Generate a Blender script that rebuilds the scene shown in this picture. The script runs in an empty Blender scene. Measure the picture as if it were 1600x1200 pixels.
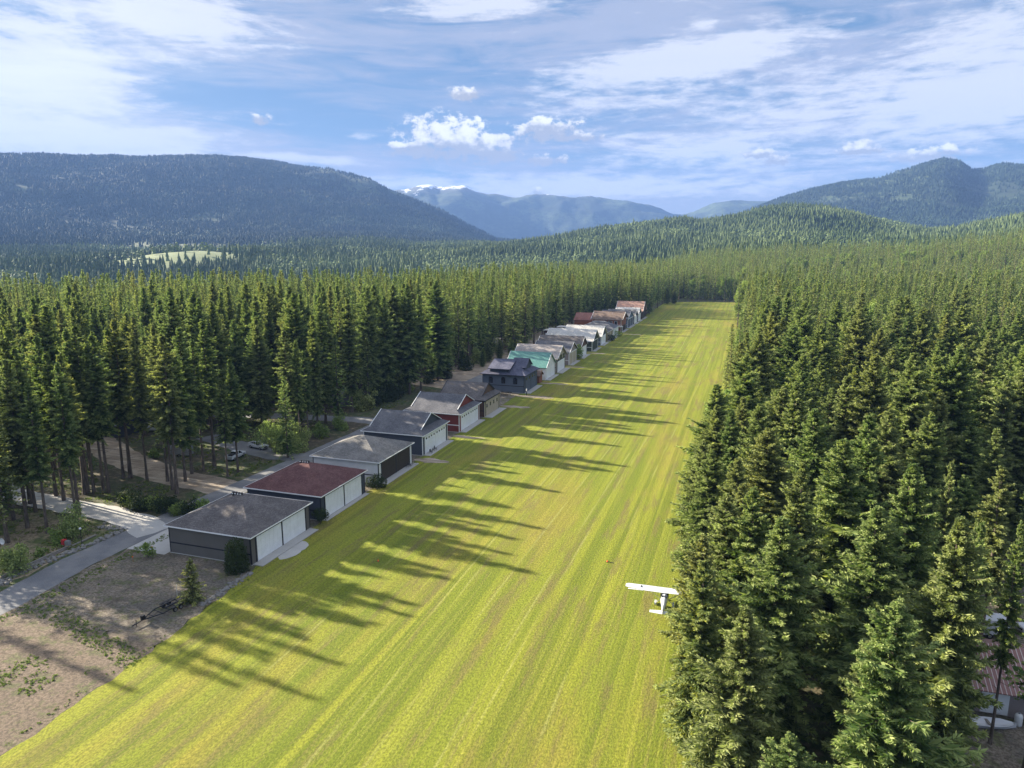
import bpy, math, random
import numpy as np
from math import radians as R
random.seed(7); rng=np.random.default_rng(7)
scene=bpy.context.scene; C=scene.collection
PI=math.pi
# ------------------------------------------------------------------ camera
F=1110.;PITCH=math.atan(215/1110.);YAW=R(18.12);CH=50.
cd=bpy.data.cameras.new('camera'); cam=bpy.data.objects.new('camera',cd); C.objects.link(cam)
cd.sensor_width=36; cd.lens=36*F/1600.; cd.clip_start=1; cd.clip_end=60000
cam.location=(0,0,CH); cam.rotation_euler=(PI/2-PITCH,0,YAW); scene.camera=cam
scene.render.resolution_x=1024; scene.render.resolution_y=768
SUN_EL=R(22.0); SUN_AZ=math.atan2(-1,0.15)          # direction to the sun, from +Y towards +X
SDIR=(math.sin(SUN_AZ)*math.cos(SUN_EL),math.cos(SUN_AZ)*math.cos(SUN_EL),math.sin(SUN_EL))
def ray(px,py):
    u=px-800.;v=600.-py
    f=F*math.cos(PITCH)+v*math.sin(PITCH); z=v*math.cos(PITCH)-F*math.sin(PITCH)
    return -math.sin(YAW)*f+math.cos(YAW)*u, math.cos(YAW)*f+math.sin(YAW)*u, z
def at(px,py,z=0.):
    x,y,w=ray(px,py); t=(z-CH)/w; return (x*t,y*t)
def pxof(X,Y,Z):
    Z=Z-CH; fx=-math.sin(YAW)*X+math.cos(YAW)*Y; r=math.cos(YAW)*X+math.sin(YAW)*Y
    fw=fx*math.cos(PITCH)-Z*math.sin(PITCH); up=fx*math.sin(PITCH)+Z*math.cos(PITCH)
    return 800+F*r/fw,600-F*up/fw,fw
# ------------------------------------------------------------------ node helpers
class NT:
    def __init__(s,tree): s.t=tree; s.n=tree.nodes; s.l=tree.links
    def new(s,ty,**kw):
        n=s.n.new(ty)
        for k,v in kw.items(): setattr(n,k,v)
        return n
    def put(s,sock,v):
        if isinstance(v,bpy.types.NodeSocket): s.l.new(v,sock)
        elif v is not None:
            if isinstance(v,(tuple,list)) and len(v)==3 and sock.type=='RGBA': v=(*v,1)
            sock.default_value=v
    def m(s,op,a,b=None,c=None,clamp=False):
        n=s.new('ShaderNodeMath',operation=op,use_clamp=clamp)
        for i,v in enumerate((a,b,c)):
            if v is not None: s.put(n.inputs[i],v)
        return n.outputs[0]
    def mix(s,f,a,b,mode='MIX'):
        n=s.new('ShaderNodeMix',data_type='RGBA',blend_type=mode)
        s.put(n.inputs['Factor'],f); s.put(n.inputs[6],a); s.put(n.inputs[7],b); return n.outputs[2]
    def noise(s,vec,scale,detail=4,rough=.55,dist=0,dims='3D'):
        n=s.new('ShaderNodeTexNoise',noise_dimensions=dims); s.put(n.inputs['Vector'],vec)
        n.inputs['Scale'].default_value=scale; n.inputs['Detail'].default_value=detail; n.inputs['Roughness'].default_value=rough; n.inputs['Distortion'].default_value=dist
        return n.outputs['Fac']
    def ss(s,v,a,b,lo=0.,hi=1.):
        n=s.new('ShaderNodeMapRange',interpolation_type='SMOOTHSTEP'); s.put(n.inputs[0],v)
        s.put(n.inputs[1],a); s.put(n.inputs[2],b); n.inputs[3].default_value=lo; n.inputs[4].default_value=hi; return n.outputs[0]
    def mapv(s,vec,scale=(1,1,1),loc=(0,0,0),rot=(0,0,0)):
        n=s.new('ShaderNodeMapping'); s.put(n.inputs[0],vec); n.inputs['Scale'].default_value=scale; n.inputs['Location'].default_value=loc; n.inputs['Rotation'].default_value=rot; return n.outputs[0]
    def coord(s,k='Object'): return s.new('ShaderNodeTexCoord').outputs[k]
def mat(name,col=(.5,.5,.5),rough=.7,metal=0.,spec=.3):
    m=bpy.data.materials.new(name); m.use_nodes=True; t=NT(m.node_tree); b=t.n['Principled BSDF']
    b.inputs['Base Color'].default_value=(*col,1); b.inputs['Roughness'].default_value=rough; b.inputs['Metallic'].default_value=metal; b.inputs['Specular IOR Level'].default_value=spec
    return m,t,b
def bump(t,b,h,strength=.5,dist=.1):
    n=t.new('ShaderNodeBump'); n.inputs['Strength'].default_value=strength; n.inputs['Distance'].default_value=dist
    t.put(n.inputs['Height'],h); t.l.new(n.outputs[0],b.inputs['Normal'])
# ------------------------------------------------------------------ world
w=bpy.data.worlds.new('World'); scene.world=w; w.use_nodes=True; T=NT(w.node_tree)
bg=T.n['Background']; SKY=0.07
sky=T.new('ShaderNodeTexSky',sky_type='NISHITA'); sky.sun_disc=False; sky.sun_elevation=SUN_EL; sky.sun_rotation=SUN_AZ
sky.air_density=1.0; sky.dust_density=0.6; sky.ozone_density=2.5; sky.altitude=500
g=T.coord('Generated'); sp=T.new('ShaderNodeSeparateXYZ'); T.l.new(g,sp.inputs[0]); gx,gy,gz=sp.outputs
az=T.m('MULTIPLY',T.m('ARCTAN2',gx,gy),57.29578); el=T.m('MULTIPLY',T.m('ARCSINE',gz),57.29578)
cv=T.new('ShaderNodeCombineXYZ'); T.l.new(az,cv.inputs[0]); T.l.new(el,cv.inputs[1]); ae=cv.outputs[0]
def azel(px,py):
    x,y,z=ray(px,py); return math.degrees(math.atan2(x,y)), math.degrees(math.atan2(z,math.hypot(x,y)))
wv=T.mapv(ae,(.5,1.0,1))
n_bil=T.noise(T.mapv(ae,(1.0,1.35,1)),1.05,9,.60)
n_big=T.noise(T.mapv(ae,(.040,.19,1),loc=(3.3,1.7,0),rot=(0,0,R(-5))),1.0,8,.60,.8)
n_str=T.noise(T.mapv(ae,(.09,.62,1),loc=(8,2,0),rot=(0,0,R(6))),1.0,9,.66,1.2)
n_fine=T.noise(T.mapv(ae,(.45,1.7,1),rot=(0,0,R(4))),1.0,8,.65)
def blob(px,py,wx,wy,rot=0.):
    a,e=azel(px,py); k=57.3/1110.
    da=T.m('SUBTRACT',az,a); de=T.m('SUBTRACT',el,e); c,s=math.cos(R(rot)),math.sin(R(rot))
    u=T.m('DIVIDE',T.m('ADD',T.m('MULTIPLY',da,c),T.m('MULTIPLY',de,s)),wx*k)
    v=T.m('DIVIDE',T.m('SUBTRACT',T.m('MULTIPLY',de,c),T.m('MULTIPLY',da,s)),wy*k)
    return T.m('ADD',T.m('MULTIPLY',u,u),T.m('MULTIPLY',v,v)),v
def vmax(a,b): return T.m('MAXIMUM',a,b)
def gauss(d): return T.m('EXPONENT',T.m('MULTIPLY',d,-1.))
# veils (thin high cloud)
veil=T.ss(T.m('ADD',T.m('MULTIPLY',n_big,.62),T.m('MULTIPLY',n_str,.42)),.40,.60)
veil=T.m('MULTIPLY',veil,.85)
# named streaks: px,py,halfw,halfh,rot,amount
stre=None
for px,py,wx,wy,ro,am in [(1080,92,200,30,7,1.2),(1000,150,260,34,2,.55),(1330,160,260,60,4,.75),(1520,150,200,75,8,1.0),(1560,60,170,60,12,.8),(1090,240,180,34,2,.8),(1000,212,90,10,-3,.6),(985,290,230,22,0,.75),(740,10,120,22,3,.95),(1100,42,26,22,-40,.6),
        (270,25,110,40,-4,1.15),(60,110,120,95,0,1.0),(130,215,170,26,0,1.2),(430,72,44,5,3,.8),(250,85,60,16,-10,.6),(270,239,50,10,0,1.1),(470,248,90,7,-3,1.0),(565,214,32,7,0,.7),(650,282,110,9,-2,.7),(1500,188,140,10,-3,.6),(250,205,60,9,4,1.0),(420,190,130,6,-2,.35),(950,290,330,24,0,.85),(650,288,120,9,0,.9)]:
    d,_=blob(px,py,wx,wy,ro); f=T.m('MULTIPLY',gauss(d),am); stre=f if stre is None else vmax(stre,f)
stre_m=T.ss(T.m('ADD',stre,T.m('MULTIPLY',T.m('SUBTRACT',T.m('ADD',T.m('MULTIPLY',n_str,.45),T.m('MULTIPLY',n_fine,.55)),.5),2.7)),.20,.85)
cum=None;shade=None
for px,py,wx,wy in [(700,214,70,30),(655,232,44,14),(740,228,70,24),(765,240,45,14),(630,232,14,8),(860,203,55,15),(905,214,30,7),(845,192,22,9),(855,250,36,8),(728,146,24,9),(408,187,13,8),(1343,228,20,9),(1452,243,42,10),(1480,236,15,9),(1215,250,17,8),(1190,240,26,7),(840,300,9,8),(1345,236,30,5)]:
    d,v=blob(px,py,wx,wy); f=gauss(d); sv=T.m('MULTIPLY',f,v)
    cum=f if cum is None else vmax(cum,f); shade=sv if shade is None else T.m('ADD',shade,sv)
cum_v=T.m('ADD',cum,T.m('MULTIPLY',T.m('SUBTRACT',n_bil,.5),T.m('MULTIPLY',T.m('MULTIPLY',cum,3.2,clamp=True),3.0)))
cum_m=T.ss(cum_v,.20,.70)
glare,_=blob(-20,90,260,150); glare=gauss(glare)
K=1/SKY
skyb=T.mix(T.ss(el,0,19),(.075*K,.105*K,.150*K),(.036*K,.074*K,.128*K))
skyc=T.mix(.78,T.mix(1.0,sky.outputs[0],(0.46,0.60,0.80),'MULTIPLY'),skyb)
c1=T.mix(veil,skyc,(.150*K,.158*K,.205*K))
c1=T.mix(T.m('MULTIPLY',stre_m,.9),c1,(.262*K,.262*K,.29*K))
cshade=T.ss(T.m('ADD',T.m('MULTIPLY',shade,1.),T.m('MULTIPLY',T.m('SUBTRACT',n_bil,.5),2.4)),-.15,.75)
c1=T.mix(cum_m,c1,T.mix(cshade,(.15*K,.15*K,.17*K),(.37*K,.355*K,.35*K)))
gm=T.m('MULTIPLY',glare,T.ss(T.m('ADD',n_big,T.m('MULTIPLY',n_str,.6)),.55,1.0,.25,1.0))
c1=T.mix(T.m('MULTIPLY',gm,.5),c1,(.38*K,.38*K,.39*K))
c1=T.mix(1.0,c1,(.80,.83,.82),'MULTIPLY')
over=T.m('MULTIPLY',T.ss(el,21,38),T.ss(n_big,.30,.62))  # unseen bright cloud cover, added overhead above the view as fill light
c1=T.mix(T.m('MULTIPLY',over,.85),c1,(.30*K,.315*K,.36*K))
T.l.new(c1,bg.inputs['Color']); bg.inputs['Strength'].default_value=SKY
w.cycles.sampling_method='MANUAL'; w.cycles.sample_map_resolution=512
sd=bpy.data.lights.new('sun','SUN'); sd.energy=5.0; sd.angle=R(.6); sd.color=(1.0,.90,.74)
so=bpy.data.objects.new('sun',sd); C.objects.link(so)
import mathutils
so.rotation_euler=mathutils.Vector(SDIR).to_track_quat('Z','Y').to_euler(); so.location=(-200,50,200)
scene.view_settings.view_transform='Standard'; scene.view_settings.look='None'; scene.view_settings.gamma=1; scene.view_settings.exposure=2.12
scene.render.engine='CYCLES'
cy=scene.cycles; cy.max_bounces=5; cy.diffuse_bounces=3; cy.transparent_max_bounces=8; cy.volume_bounces=0; cy.transmission_bounces=3; cy.glossy_bounces=2
# ------------------------------------------------------------------ mesh helpers
def mk_mesh(name,V,Fc,mats=(),mi=None,smooth=False):
    me=bpy.data.meshes.new(name)
    V=np.asarray(V,dtype=np.float32)
    if isinstance(Fc,np.ndarray):
        nf,k=Fc.shape; me.vertices.add(len(V)); me.vertices.foreach_set('co',V.ravel())
        me.loops.add(nf*k); me.loops.foreach_set('vertex_index',Fc.astype(np.int32).ravel())
        me.polygons.add(nf); me.polygons.foreach_set('loop_start',np.arange(0,nf*k,k,dtype=np.int32))
        me.update(calc_edges=True)
    else:
        me.from_pydata([tuple(map(float,v)) for v in V],[],Fc); me.update()
    for m in mats: me.materials.append(m)
    if mi is not None: me.polygons.foreach_set('material_index',np.asarray(mi,dtype=np.int32))
    me.polygons.foreach_set('use_smooth',np.full(len(me.polygons),smooth))
    me.update(); return me
def link(name,me,parent=None,loc=(0,0,0),rz=0.):
    o=bpy.data.objects.new(name,me); C.objects.link(o); o.location=loc; o.rotation_euler=(0,0,rz)
    if parent: o.parent=parent
    return o
def tag(o,label=None,cat=None,group=None,kind=None):
    if label: o['label']=label
    if cat: o['category']=cat
    if group: o['group']=group
    if kind: o['kind']=kind
    return o
def thing(name,label,cat,loc=(0,0,0),rz=0.,group=None):
    o=link(name,None,None,loc,rz); return tag(o,label,cat,group)
class MB:
    def __init__(s): s.v=[];s.f=[];s.mi=[];s.cur=0
    def poly(s,*pts):
        n=len(s.v); s.v+=[tuple(p) for p in pts]; s.f.append(list(range(n,n+len(pts)))); s.mi.append(s.cur); return s
    def box(s,x0,x1,y0,y1,z0,z1):
        n=len(s.v); s.v+=[(x,y,z) for z in (z0,z1) for y in (y0,y1) for x in (x0,x1)]
        for f in ((0,2,3,1),(4,5,7,6),(0,1,5,4),(2,6,7,3),(0,4,6,2),(1,3,7,5)): s.f.append([n+i for i in f]); s.mi.append(s.cur)
        return s
    def prism(s,base,top):
        n=len(s.v);k=len(base); s.v+=[tuple(p) for p in base]+[tuple(p) for p in top]
        s.f.append([n+i for i in reversed(range(k))]); s.f.append([n+k+i for i in range(k)]); s.mi+=[s.cur]*2
        for i in range(k): s.f.append([n+i,n+(i+1)%k,n+k+(i+1)%k,n+k+i]); s.mi.append(s.cur)
        return s
    def tube(s,p0,p1,r0,r1=None,k=8):
        r1=r0 if r1 is None else r1
        a=mathutils.Vector(p0);b=mathutils.Vector(p1);d=(b-a).normalized()
        u=d.orthogonal().normalized();v=d.cross(u)
        B=[a+(u*math.cos(2*PI*i/k)+v*math.sin(2*PI*i/k))*r0 for i in range(k)]
        Tp=[b+(u*math.cos(2*PI*i/k)+v*math.sin(2*PI*i/k))*r1 for i in range(k)]
        return s.prism(B,Tp)
    def loft(s,rings):
        n=len(s.v);k=len(rings[0])
        for r in rings: s.v+=[tuple(p) for p in r]
        for i in range(len(rings)-1):
            for j in range(k): s.f.append([n+i*k+j,n+i*k+(j+1)%k,n+(i+1)*k+(j+1)%k,n+(i+1)*k+j]); s.mi.append(s.cur)
        s.f.append([n+j for j in reversed(range(k))]); s.f.append([n+(len(rings)-1)*k+j for j in range(k)]); s.mi+=[s.cur]*2
        return s
    def ball(s,c,rx,ry,rz,ns=10,nr=6):
        rings=[]
        for i in range(nr+1):
            th=-PI/2+PI*max(.04,min(.96,i/nr)); rings.append([(c[0]+rx*math.cos(th)*math.cos(2*PI*j/ns),c[1]+ry*math.cos(th)*math.sin(2*PI*j/ns),c[2]+rz*math.sin(th)) for j in range(ns)])
        return s.loft(rings)
    def build(s,name,m,parent=None,loc=(0,0,0),rz=0.,smooth=False):
        ms=m if isinstance(m,(list,tuple)) else [m]
        return link(name,mk_mesh(name,s.v,s.f,ms,s.mi,smooth),parent,loc,rz)
    def mesh(s,name,m,smooth=False):
        ms=m if isinstance(m,(list,tuple)) else [m]
        return mk_mesh(name,s.v,s.f,ms,s.mi,smooth)
# value noise (numpy)
_perm=rng.random((256,256))
def vn(x,y):
    x=np.asarray(x,float);y=np.asarray(y,float)
    xi=np.floor(x).astype(int);yi=np.floor(y).astype(int);fx=x-xi;fy=y-yi
    fx=fx*fx*(3-2*fx);fy=fy*fy*(3-2*fy)
    g=lambda a,b:_perm[a&255,b&255]
    return (g(xi,yi)*(1-fx)+g(xi+1,yi)*fx)*(1-fy)+(g(xi,yi+1)*(1-fx)+g(xi+1,yi+1)*fx)*fy
def fbm(x,y,o=5,p=.5):
    s=0;a=1;t=0
    for i in range(o): s=s+a*vn(x*2**i+17*i,y*2**i+31*i);t+=a;a*=p
    return s/t*2-1
# ------------------------------------------------------------------ terrain
def col(pts): a=np.array(pts,float); return a[:,0],a[:,1]
EDGE=col([(-800,450),(0,455),(300,460),(600,480),(700,560),(780,640),(870,690),(960,720),(1100,720),(1300,640),(2400,560)])
Z1=col([(-800,-60),(600,-58),(700,-50),(780,-38),(870,-20),(960,-2),(1100,12),(1330,18),(1450,20),(1600,30),(2400,50)])
Y2=col([(-800,414),(0,412),(150,414),(300,406),(450,398),(600,392),(780,386),(870,380),(960,372),(1060,367),(1150,365),(1230,360),(1330,362),(1450,366),(1520,362),(1600,350),(2400,320)])
Y3=col([(-800,388),(0,385),(300,386),(400,380),(470,370),(560,370),(640,378),(780,378),(830,372),(870,367),(920,357),(960,351),(1010,347),(1045,342),(1070,339),(1090,345),(1120,340),(1150,333),(1190,322),(1230,317),(1290,320),(1340,329),(1400,345),(1450,356),(1500,352),(1550,341),(1600,329),(2000,290),(2400,280)])
Y4=col([(-800,352),(300,352),(450,354),(600,360),(700,368),(780,380),(960,385),(1060,380),(1150,365),(1230,352),(1330,350),(1450,358),(1520,362),(1600,350),(2400,320)])
Y5=col([(-800,250),(-200,238),(0,243),(100,245),(200,247),(300,247),(380,247),(430,252),(480,259),(520,264),(545,275),(580,280),(610,297),(650,313),(690,330),(720,345),(750,361),(775,376),(860,385),(1000,380),(1100,360),(1180,325),(1215,311),(1240,304),(1280,295),(1330,285),(1370,279),(1400,268),(1430,260),(1450,254),(1465,251),(1490,254),(1510,266),(1530,265),(1555,259),(1580,261),(1610,262),(1800,250),(2400,230)])
Y7=col([(-800,300),(500,300),(600,299),(640,296),(660,292),(672,289),(684,293),(700,292),(725,290),(740,296),(770,302),(800,308),(830,306),(870,306),(900,311),(925,309),(960,313),(1000,319),(1030,327),(1050,336),(1065,336),(1090,329),(1115,318),(1135,315),(1190,318),(1300,322),(2400,320)])
pxs=np.linspace(-800,2400,641)
_rr=[ray(p,340) for p in pxs]; AZ=np.array([math.atan2(a,b) for a,b,c in _rr])
def zrow(tab,r,off):
    ys=np.interp(pxs,*tab); out=[]
    for p,y in zip(pxs,ys):
        a,b,c=ray(p,y); out.append(CH+r*c/math.hypot(a,b)-off)
    return np.array(out)
edge=np.interp(pxs,*EDGE)
r3=np.interp(pxs,[-800,600,800,1400,1600,2400],[2500,2500,2400,2300,1900,1700])
KR=[np.zeros_like(pxs),edge,edge*1.5,np.full_like(pxs,1650.),0*pxs+r3,np.full_like(pxs,3600.),np.full_like(pxs,5600.),np.full_like(pxs,7400.),np.full_like(pxs,9600.),np.full_like(pxs,11100.)]
KR[3]=np.maximum(KR[3]*0+1650,KR[2]+60); KR[4]=np.maximum(KR[4],KR[3]+250)
def zr(tab,rv,off):
    ys=np.interp(pxs,*tab); return np.array([CH+r*ray(p,y)[2]/math.hypot(*ray(p,y)[:2])-off for p,y,r in zip(pxs,ys,rv)])
Z5=zr(Y5,KR[6],12)
KZ=[0*pxs,0*pxs,np.interp(pxs,*Z1),zr(Y2,KR[3],26),zr(Y3,KR[4],26),zr(Y4,KR[5],20),Z5,np.minimum(Z5-250,100),zr(Y7,KR[8],0),0*pxs-300]
KR=np.array(KR);KZ=np.array(KZ)
for i in (5,6):   # no dents at the side of hidden parts
    pass
def _slopes():
    h=np.diff(KR,axis=0);d=np.diff(KZ,axis=0)/h; m=np.zeros_like(KZ)
    for k in range(1,len(KZ)-1):
        ok=d[k-1]*d[k]>0; w1=2*h[k]+h[k-1];w2=h[k]+2*h[k-1]
        with np.errstate(divide='ignore',invalid='ignore'): m[k]=np.where(ok,(w1+w2)/(w1/d[k-1]+w2/d[k]),0)
    return m
KM=_slopes()
def terr(x,y):
    x=np.asarray(x,float);y=np.asarray(y,float); r=np.hypot(x,y); a=np.arctan2(x,y)
    a=np.where(a>AZ[-1]+ (PI-(AZ[-1]-AZ[0])/2),a-2*PI,a); ac=np.clip(a,AZ[0],AZ[-1])
    fi=np.interp(ac,AZ,np.arange(len(AZ))); i0=np.clip(np.floor(fi).astype(int),0,len(AZ)-2); t=fi-i0
    z=np.zeros_like(r)
    def hz(j):
        out=np.zeros_like(r)
        for k in range(len(KR)-1):
            ra=KR[k][j];rb=KR[k+1][j];h=rb-ra;u=np.clip((r-ra)/h,0,1)
            v=KZ[k][j]*(2*u**3-3*u**2+1)+h*KM[k][j]*(u**3-2*u**2+u)+KZ[k+1][j]*(-2*u**3+3*u**2)+h*KM[k+1][j]*(u**3-u**2)
            out=np.where((r>=ra)&(r<rb),v,out)
        return np.where(r>=KR[-1][j],KZ[-1][j],out)
    z=hz(i0)*(1-t)+hz(i0+1)*t
    ramp=np.clip((r-700)/1500,0,1)
    z=z+ramp*9*fbm(x/160,y/160,4)
    mt=np.clip((r-3300)/1200,0,1)
    crest=np.exp(-((r-5600)/420)**2)*.75
    g=fbm(x/620+5,y/620+9,5)
    z=z+mt*(1-crest)*(-95*np.abs(g)+25)+mt*7*fbm(x/120,y/120,3)
    z=z+np.clip((r-7400)/900,0,1)*(np.clip(1-np.exp(-((r-9600)/500)**2)*.93,0,1)*-130*np.abs(fbm(x/900,y/900,5)))
    fx,fy=FIELD; z=z+42*np.exp(-((x-fx)**2+(y-fy)**2)/200.**2)
    return z
def in_field(x,y):   # meadow in the valley
    fx,fy=FIELD; dx=x-fx;dy=y-fy
    a=math.atan2(fx,fy); u=dx*math.cos(a)-dy*math.sin(a); v=dx*math.sin(a)+dy*math.cos(a)
    return (u/150)**2+((v+30)/165)**2+.5*fbm(x/60,y/60,3)
_c=ray(282,398); _t=1720/math.hypot(_c[0],_c[1]); FIELD=(_c[0]*_t,_c[1]*_t)
def clearcut(x,y):   # pale young growth patches
    r=np.hypot(x,y); n=fbm(x/420+3,y/420,4)
    return np.where(r>2500,n>.24,n>.42)
# ------------------------------------------------------------------ materials: ground
mG,t,b=mat('forest_floor',rough=.95)
o=t.coord(); sx=t.new('ShaderNodeSeparateXYZ'); t.l.new(o,sx.inputs[0])
n1=t.noise(o,.08,5); n2=t.noise(o,.7,6,.65); n3=t.noise(o,4,5,.7)
c=t.mix(t.ss(n1,.4,.62),(.060,.052,.030),(.050,.075,.022)); c=t.mix(t.ss(n2,.45,.7),c,(.16,.125,.075)); c=t.mix(t.ss(n3,.5,.75),c,(.035,.03,.018))
at_=t.new('ShaderNodeAttribute',attribute_name='zone'); zs=t.new('ShaderNodeSeparateColor'); t.l.new(at_.outputs['Color'],zs.inputs[0])
nf=t.noise(o,.012,6,.6); nf2=t.noise(o,.09,5,.7)
far=t.mix(t.ss(nf,.42,.62),(.030,.048,.018),(.055,.080,.030)); far=t.mix(t.ss(nf2,.45,.7),far,(.022,.034,.014))
c=t.mix(zs.outputs[0],c,far)
c=t.mix(zs.outputs[2],c,t.mix(nf2,(.10,.13,.055),(.16,.16,.085)))
c=t.mix(zs.outputs[1],c,t.mix(nf2,(.13,.18,.07),(.24,.25,.12)))
t.l.new(c,b.inputs['Base Color']); bump(t,b,n3,.6,.15)
mM,t,b=mat('mountain_woods',rough=.95)
o=t.coord(); nf=t.noise(o,.0022,7,.62); nf2=t.noise(o,.02,6,.75); 
c=t.mix(t.ss(nf,.44,.6),(.020,.034,.014),(.060,.085,.034)); c=t.mix(t.ss(nf2,.45,.65),c,(.014,.022,.010))
sx=t.new('ShaderNodeSeparateXYZ'); t.l.new(o,sx.inputs[0])
ln=t.new('ShaderNodeVectorMath',operation='LENGTH'); t.l.new(o,ln.inputs[0])
sn=t.noise(o,.0035,8,.75)
snow=t.m('MULTIPLY',t.ss(t.m('ADD',sx.outputs[2],t.m('MULTIPLY',t.m('SUBTRACT',sn,.5),650)),752,800),t.ss(ln.outputs['Value'],8600,9000))
rk=t.m('MULTIPLY',t.ss(sx.outputs[2],640,830),t.ss(ln.outputs['Value'],8600,9000))
c=t.mix(rk,c,(.16,.16,.16)); c=t.mix(snow,c,(.85,.87,.92)); t.l.new(c,b.inputs['Base Color'])
# terrain mesh
ths=np.concatenate([np.linspace(-PI,YAW*-1-R(52),60,endpoint=False),np.linspace(-YAW-R(52),-YAW+R(52),620,endpoint=False),np.linspace(-YAW+R(52),PI,60,endpoint=False)])
rs=np.concatenate([[0.5],np.linspace(60,420,7),np.geomspace(440,4200,170),np.geomspace(4250,6600,90),np.geomspace(6700,11100,90)])
TT,RR=np.meshgrid(ths,rs); X=RR*np.sin(TT);Y=RR*np.cos(TT);Z=terr(X,Y)
nr,nt=X.shape; V=np.stack([X,Y,Z],-1).reshape(-1,3)
i=np.arange(nr-1)[:,None];j=np.arange(nt)[None,:];j2=(j+1)%nt
Q=np.stack([i*nt+j,(i+1)*nt+j,(i+1)*nt+j2,i*nt+j2],-1)
Q=Q[...,::-1]
cut=int(np.searchsorted(rs,3500)); cut2=int(np.searchsorted(rs,7500))
def sub(name,q,m,extra=None):
    q=q.reshape(-1,4); u,inv=np.unique(q,return_inverse=True); me=mk_mesh(name,V[u],inv.reshape(-1,4),[m],smooth=True)
    if extra is not None:
        ca=me.color_attributes.new('zone','FLOAT_COLOR','POINT'); ca.data.foreach_set('color',extra(V[u]).astype(np.float32).ravel())
    o=link(name,me); tag(o,kind='structure'); return o
def zone(v):
    r=np.hypot(v[:,0],v[:,1]); a=np.zeros((len(v),4)); a[:,3]=1
    a[:,0]=np.clip((r-600)/300,0,1); a[:,1]=np.clip((1-in_field(v[:,0],v[:,1]))*6,0,1); a[:,2]=clearcut(v[:,0],v[:,1])*(r>1100); return a
sub('ground',Q[:cut],mG,zone)
sub('mountain',Q[cut:cut2],mM); sub('snowy_mountain',Q[cut2:],mM)
# ------------------------------------------------------------------ runway, lots, roads
def sheet(name,pts,z,m,jit=.25,step=1.5,kind='structure'):
    P=[]
    for k in range(len(pts)):
        a=pts[k];b_=pts[(k+1)%len(pts)];L=math.hypot(b_[0]-a[0],b_[1]-a[1]);n=max(1,min(400,int(L/step)))
        for s in range(n):
            u=s/n; x=a[0]+(b_[0]-a[0])*u; y=a[1]+(b_[1]-a[1])*u
            P.append((x+jit*float(fbm(x*.6+3,y*.6,3))*2,y+jit*float(fbm(x*.6,y*.6+40,3))*2,z))
    me=bpy.data.meshes.new(name); 
    import bmesh
    bm=bmesh.new(); vs=[bm.verts.new(p) for p in P]; f=bm.faces.new(vs); 
    bmesh.ops.triangulate(bm,faces=[f]); bmesh.ops.recalc_face_normals(bm,faces=bm.faces[:])
    if bm.faces[0:1] and sum(ff.normal.z for ff in bm.faces)<0: bmesh.ops.reverse_faces(bm,faces=bm.faces[:])
    bm.to_mesh(me); bm.free(); me.materials.append(m); o=link(name,me)
    if kind: tag(o,kind=kind)
    return o
def strip_pts(line,wd):
    L=[];Rr=[]
    for k,(x,y) in enumerate(line):
        a=line[max(0,k-1)];c_=line[min(len(line)-1,k+1)];dx,dy=c_[0]-a[0],c_[1]-a[1];n=math.hypot(dx,dy);w_=wd/2
        L.append((x-dy/n*w_,y+dx/n*w_));Rr.append((x+dy/n*w_,y-dx/n*w_))
    return L+Rr[::-1]
# mown grass: long stripes along the strip
mR,t,b=mat('mown_grass',rough=.9,spec=.15)
o=t.coord()
wob=t.noise(t.mapv(o,(.02,.02,1)),1,3); sx=t.new('ShaderNodeSeparateXYZ'); t.l.new(o,sx.inputs[0])
st1=t.noise(t.mapv(o,(.55,.006,1)),1.0,4,.6); st2=t.noise(t.mapv(o,(2.2,.02,1)),1.0,4,.6); st3=t.noise(t.mapv(o,(.17,.005,1)),1.0,3,.5)
bl=t.noise(t.mapv(o,(.07,.014,1)),1.0,6,.65); bl2=t.noise(t.mapv(o,(.42,.05,1),loc=(4,2,0)),1.0,6,.7); fi=t.noise(t.mapv(o,(1.25,.8,1)),3.2,6,.8); f2=t.noise(t.mapv(o,(5,2.0,1)),1.0,5,.75)
c=t.mix(t.ss(st1,.42,.58),(.185,.225,.022),(.345,.365,.040))
c=t.mix(t.ss(st3,.42,.58,0,.55),c,(.20,.255,.025))
c=t.mix(t.ss(st2,.50,.74,0,.55),c,(.44,.43,.095))
c=t.mix(t.ss(bl,.48,.66,0,.5),c,(.42,.31,.075))
c=t.mix(t.ss(t.m('ADD',bl2,t.m('MULTIPLY',f2,.35)),.66,.84,0,.75),c,(.22,.165,.080))
c=t.mix(t.ss(t.m('ADD',t.m('MULTIPLY',bl,.6),t.m('MULTIPLY',st2,.4)),.30,.42,.5,0),c,(.14,.19,.020))
# wheel tracks: narrow pale lines
for tx,ph in ((-37,.0),(-35.3,.0),(-24,.7),(-22.2,.7),(-50,.3),(-30.6,1.2),(-15.5,.4)):
    d=t.m('ABSOLUTE',t.m('SUBTRACT',t.m('ADD',sx.outputs[0],t.m('MULTIPLY',t.m('SINE',t.m('ADD',t.m('MULTIPLY',sx.outputs[1],.012),ph)),2.2)),tx))
    c=t.mix(t.m('MULTIPLY',t.ss(d,.08,.26,.6,0),t.ss(t.noise(t.mapv(o,(.5,.05,1),loc=(tx,0,0)),1,3),.42,.58)),c,(.42,.42,.13))
fr=t.m('POWER',t.m('ADD',t.m('MULTIPLY',fi,1.0),t.m('MULTIPLY',f2,.0)),1.5)
c=t.mix(t.ss(fi,.40,.60,.62,0),c,(.070,.080,.016))
c=t.mix(t.ss(f2,.54,.74,0,.6),c,(.44,.42,.10))
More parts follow.
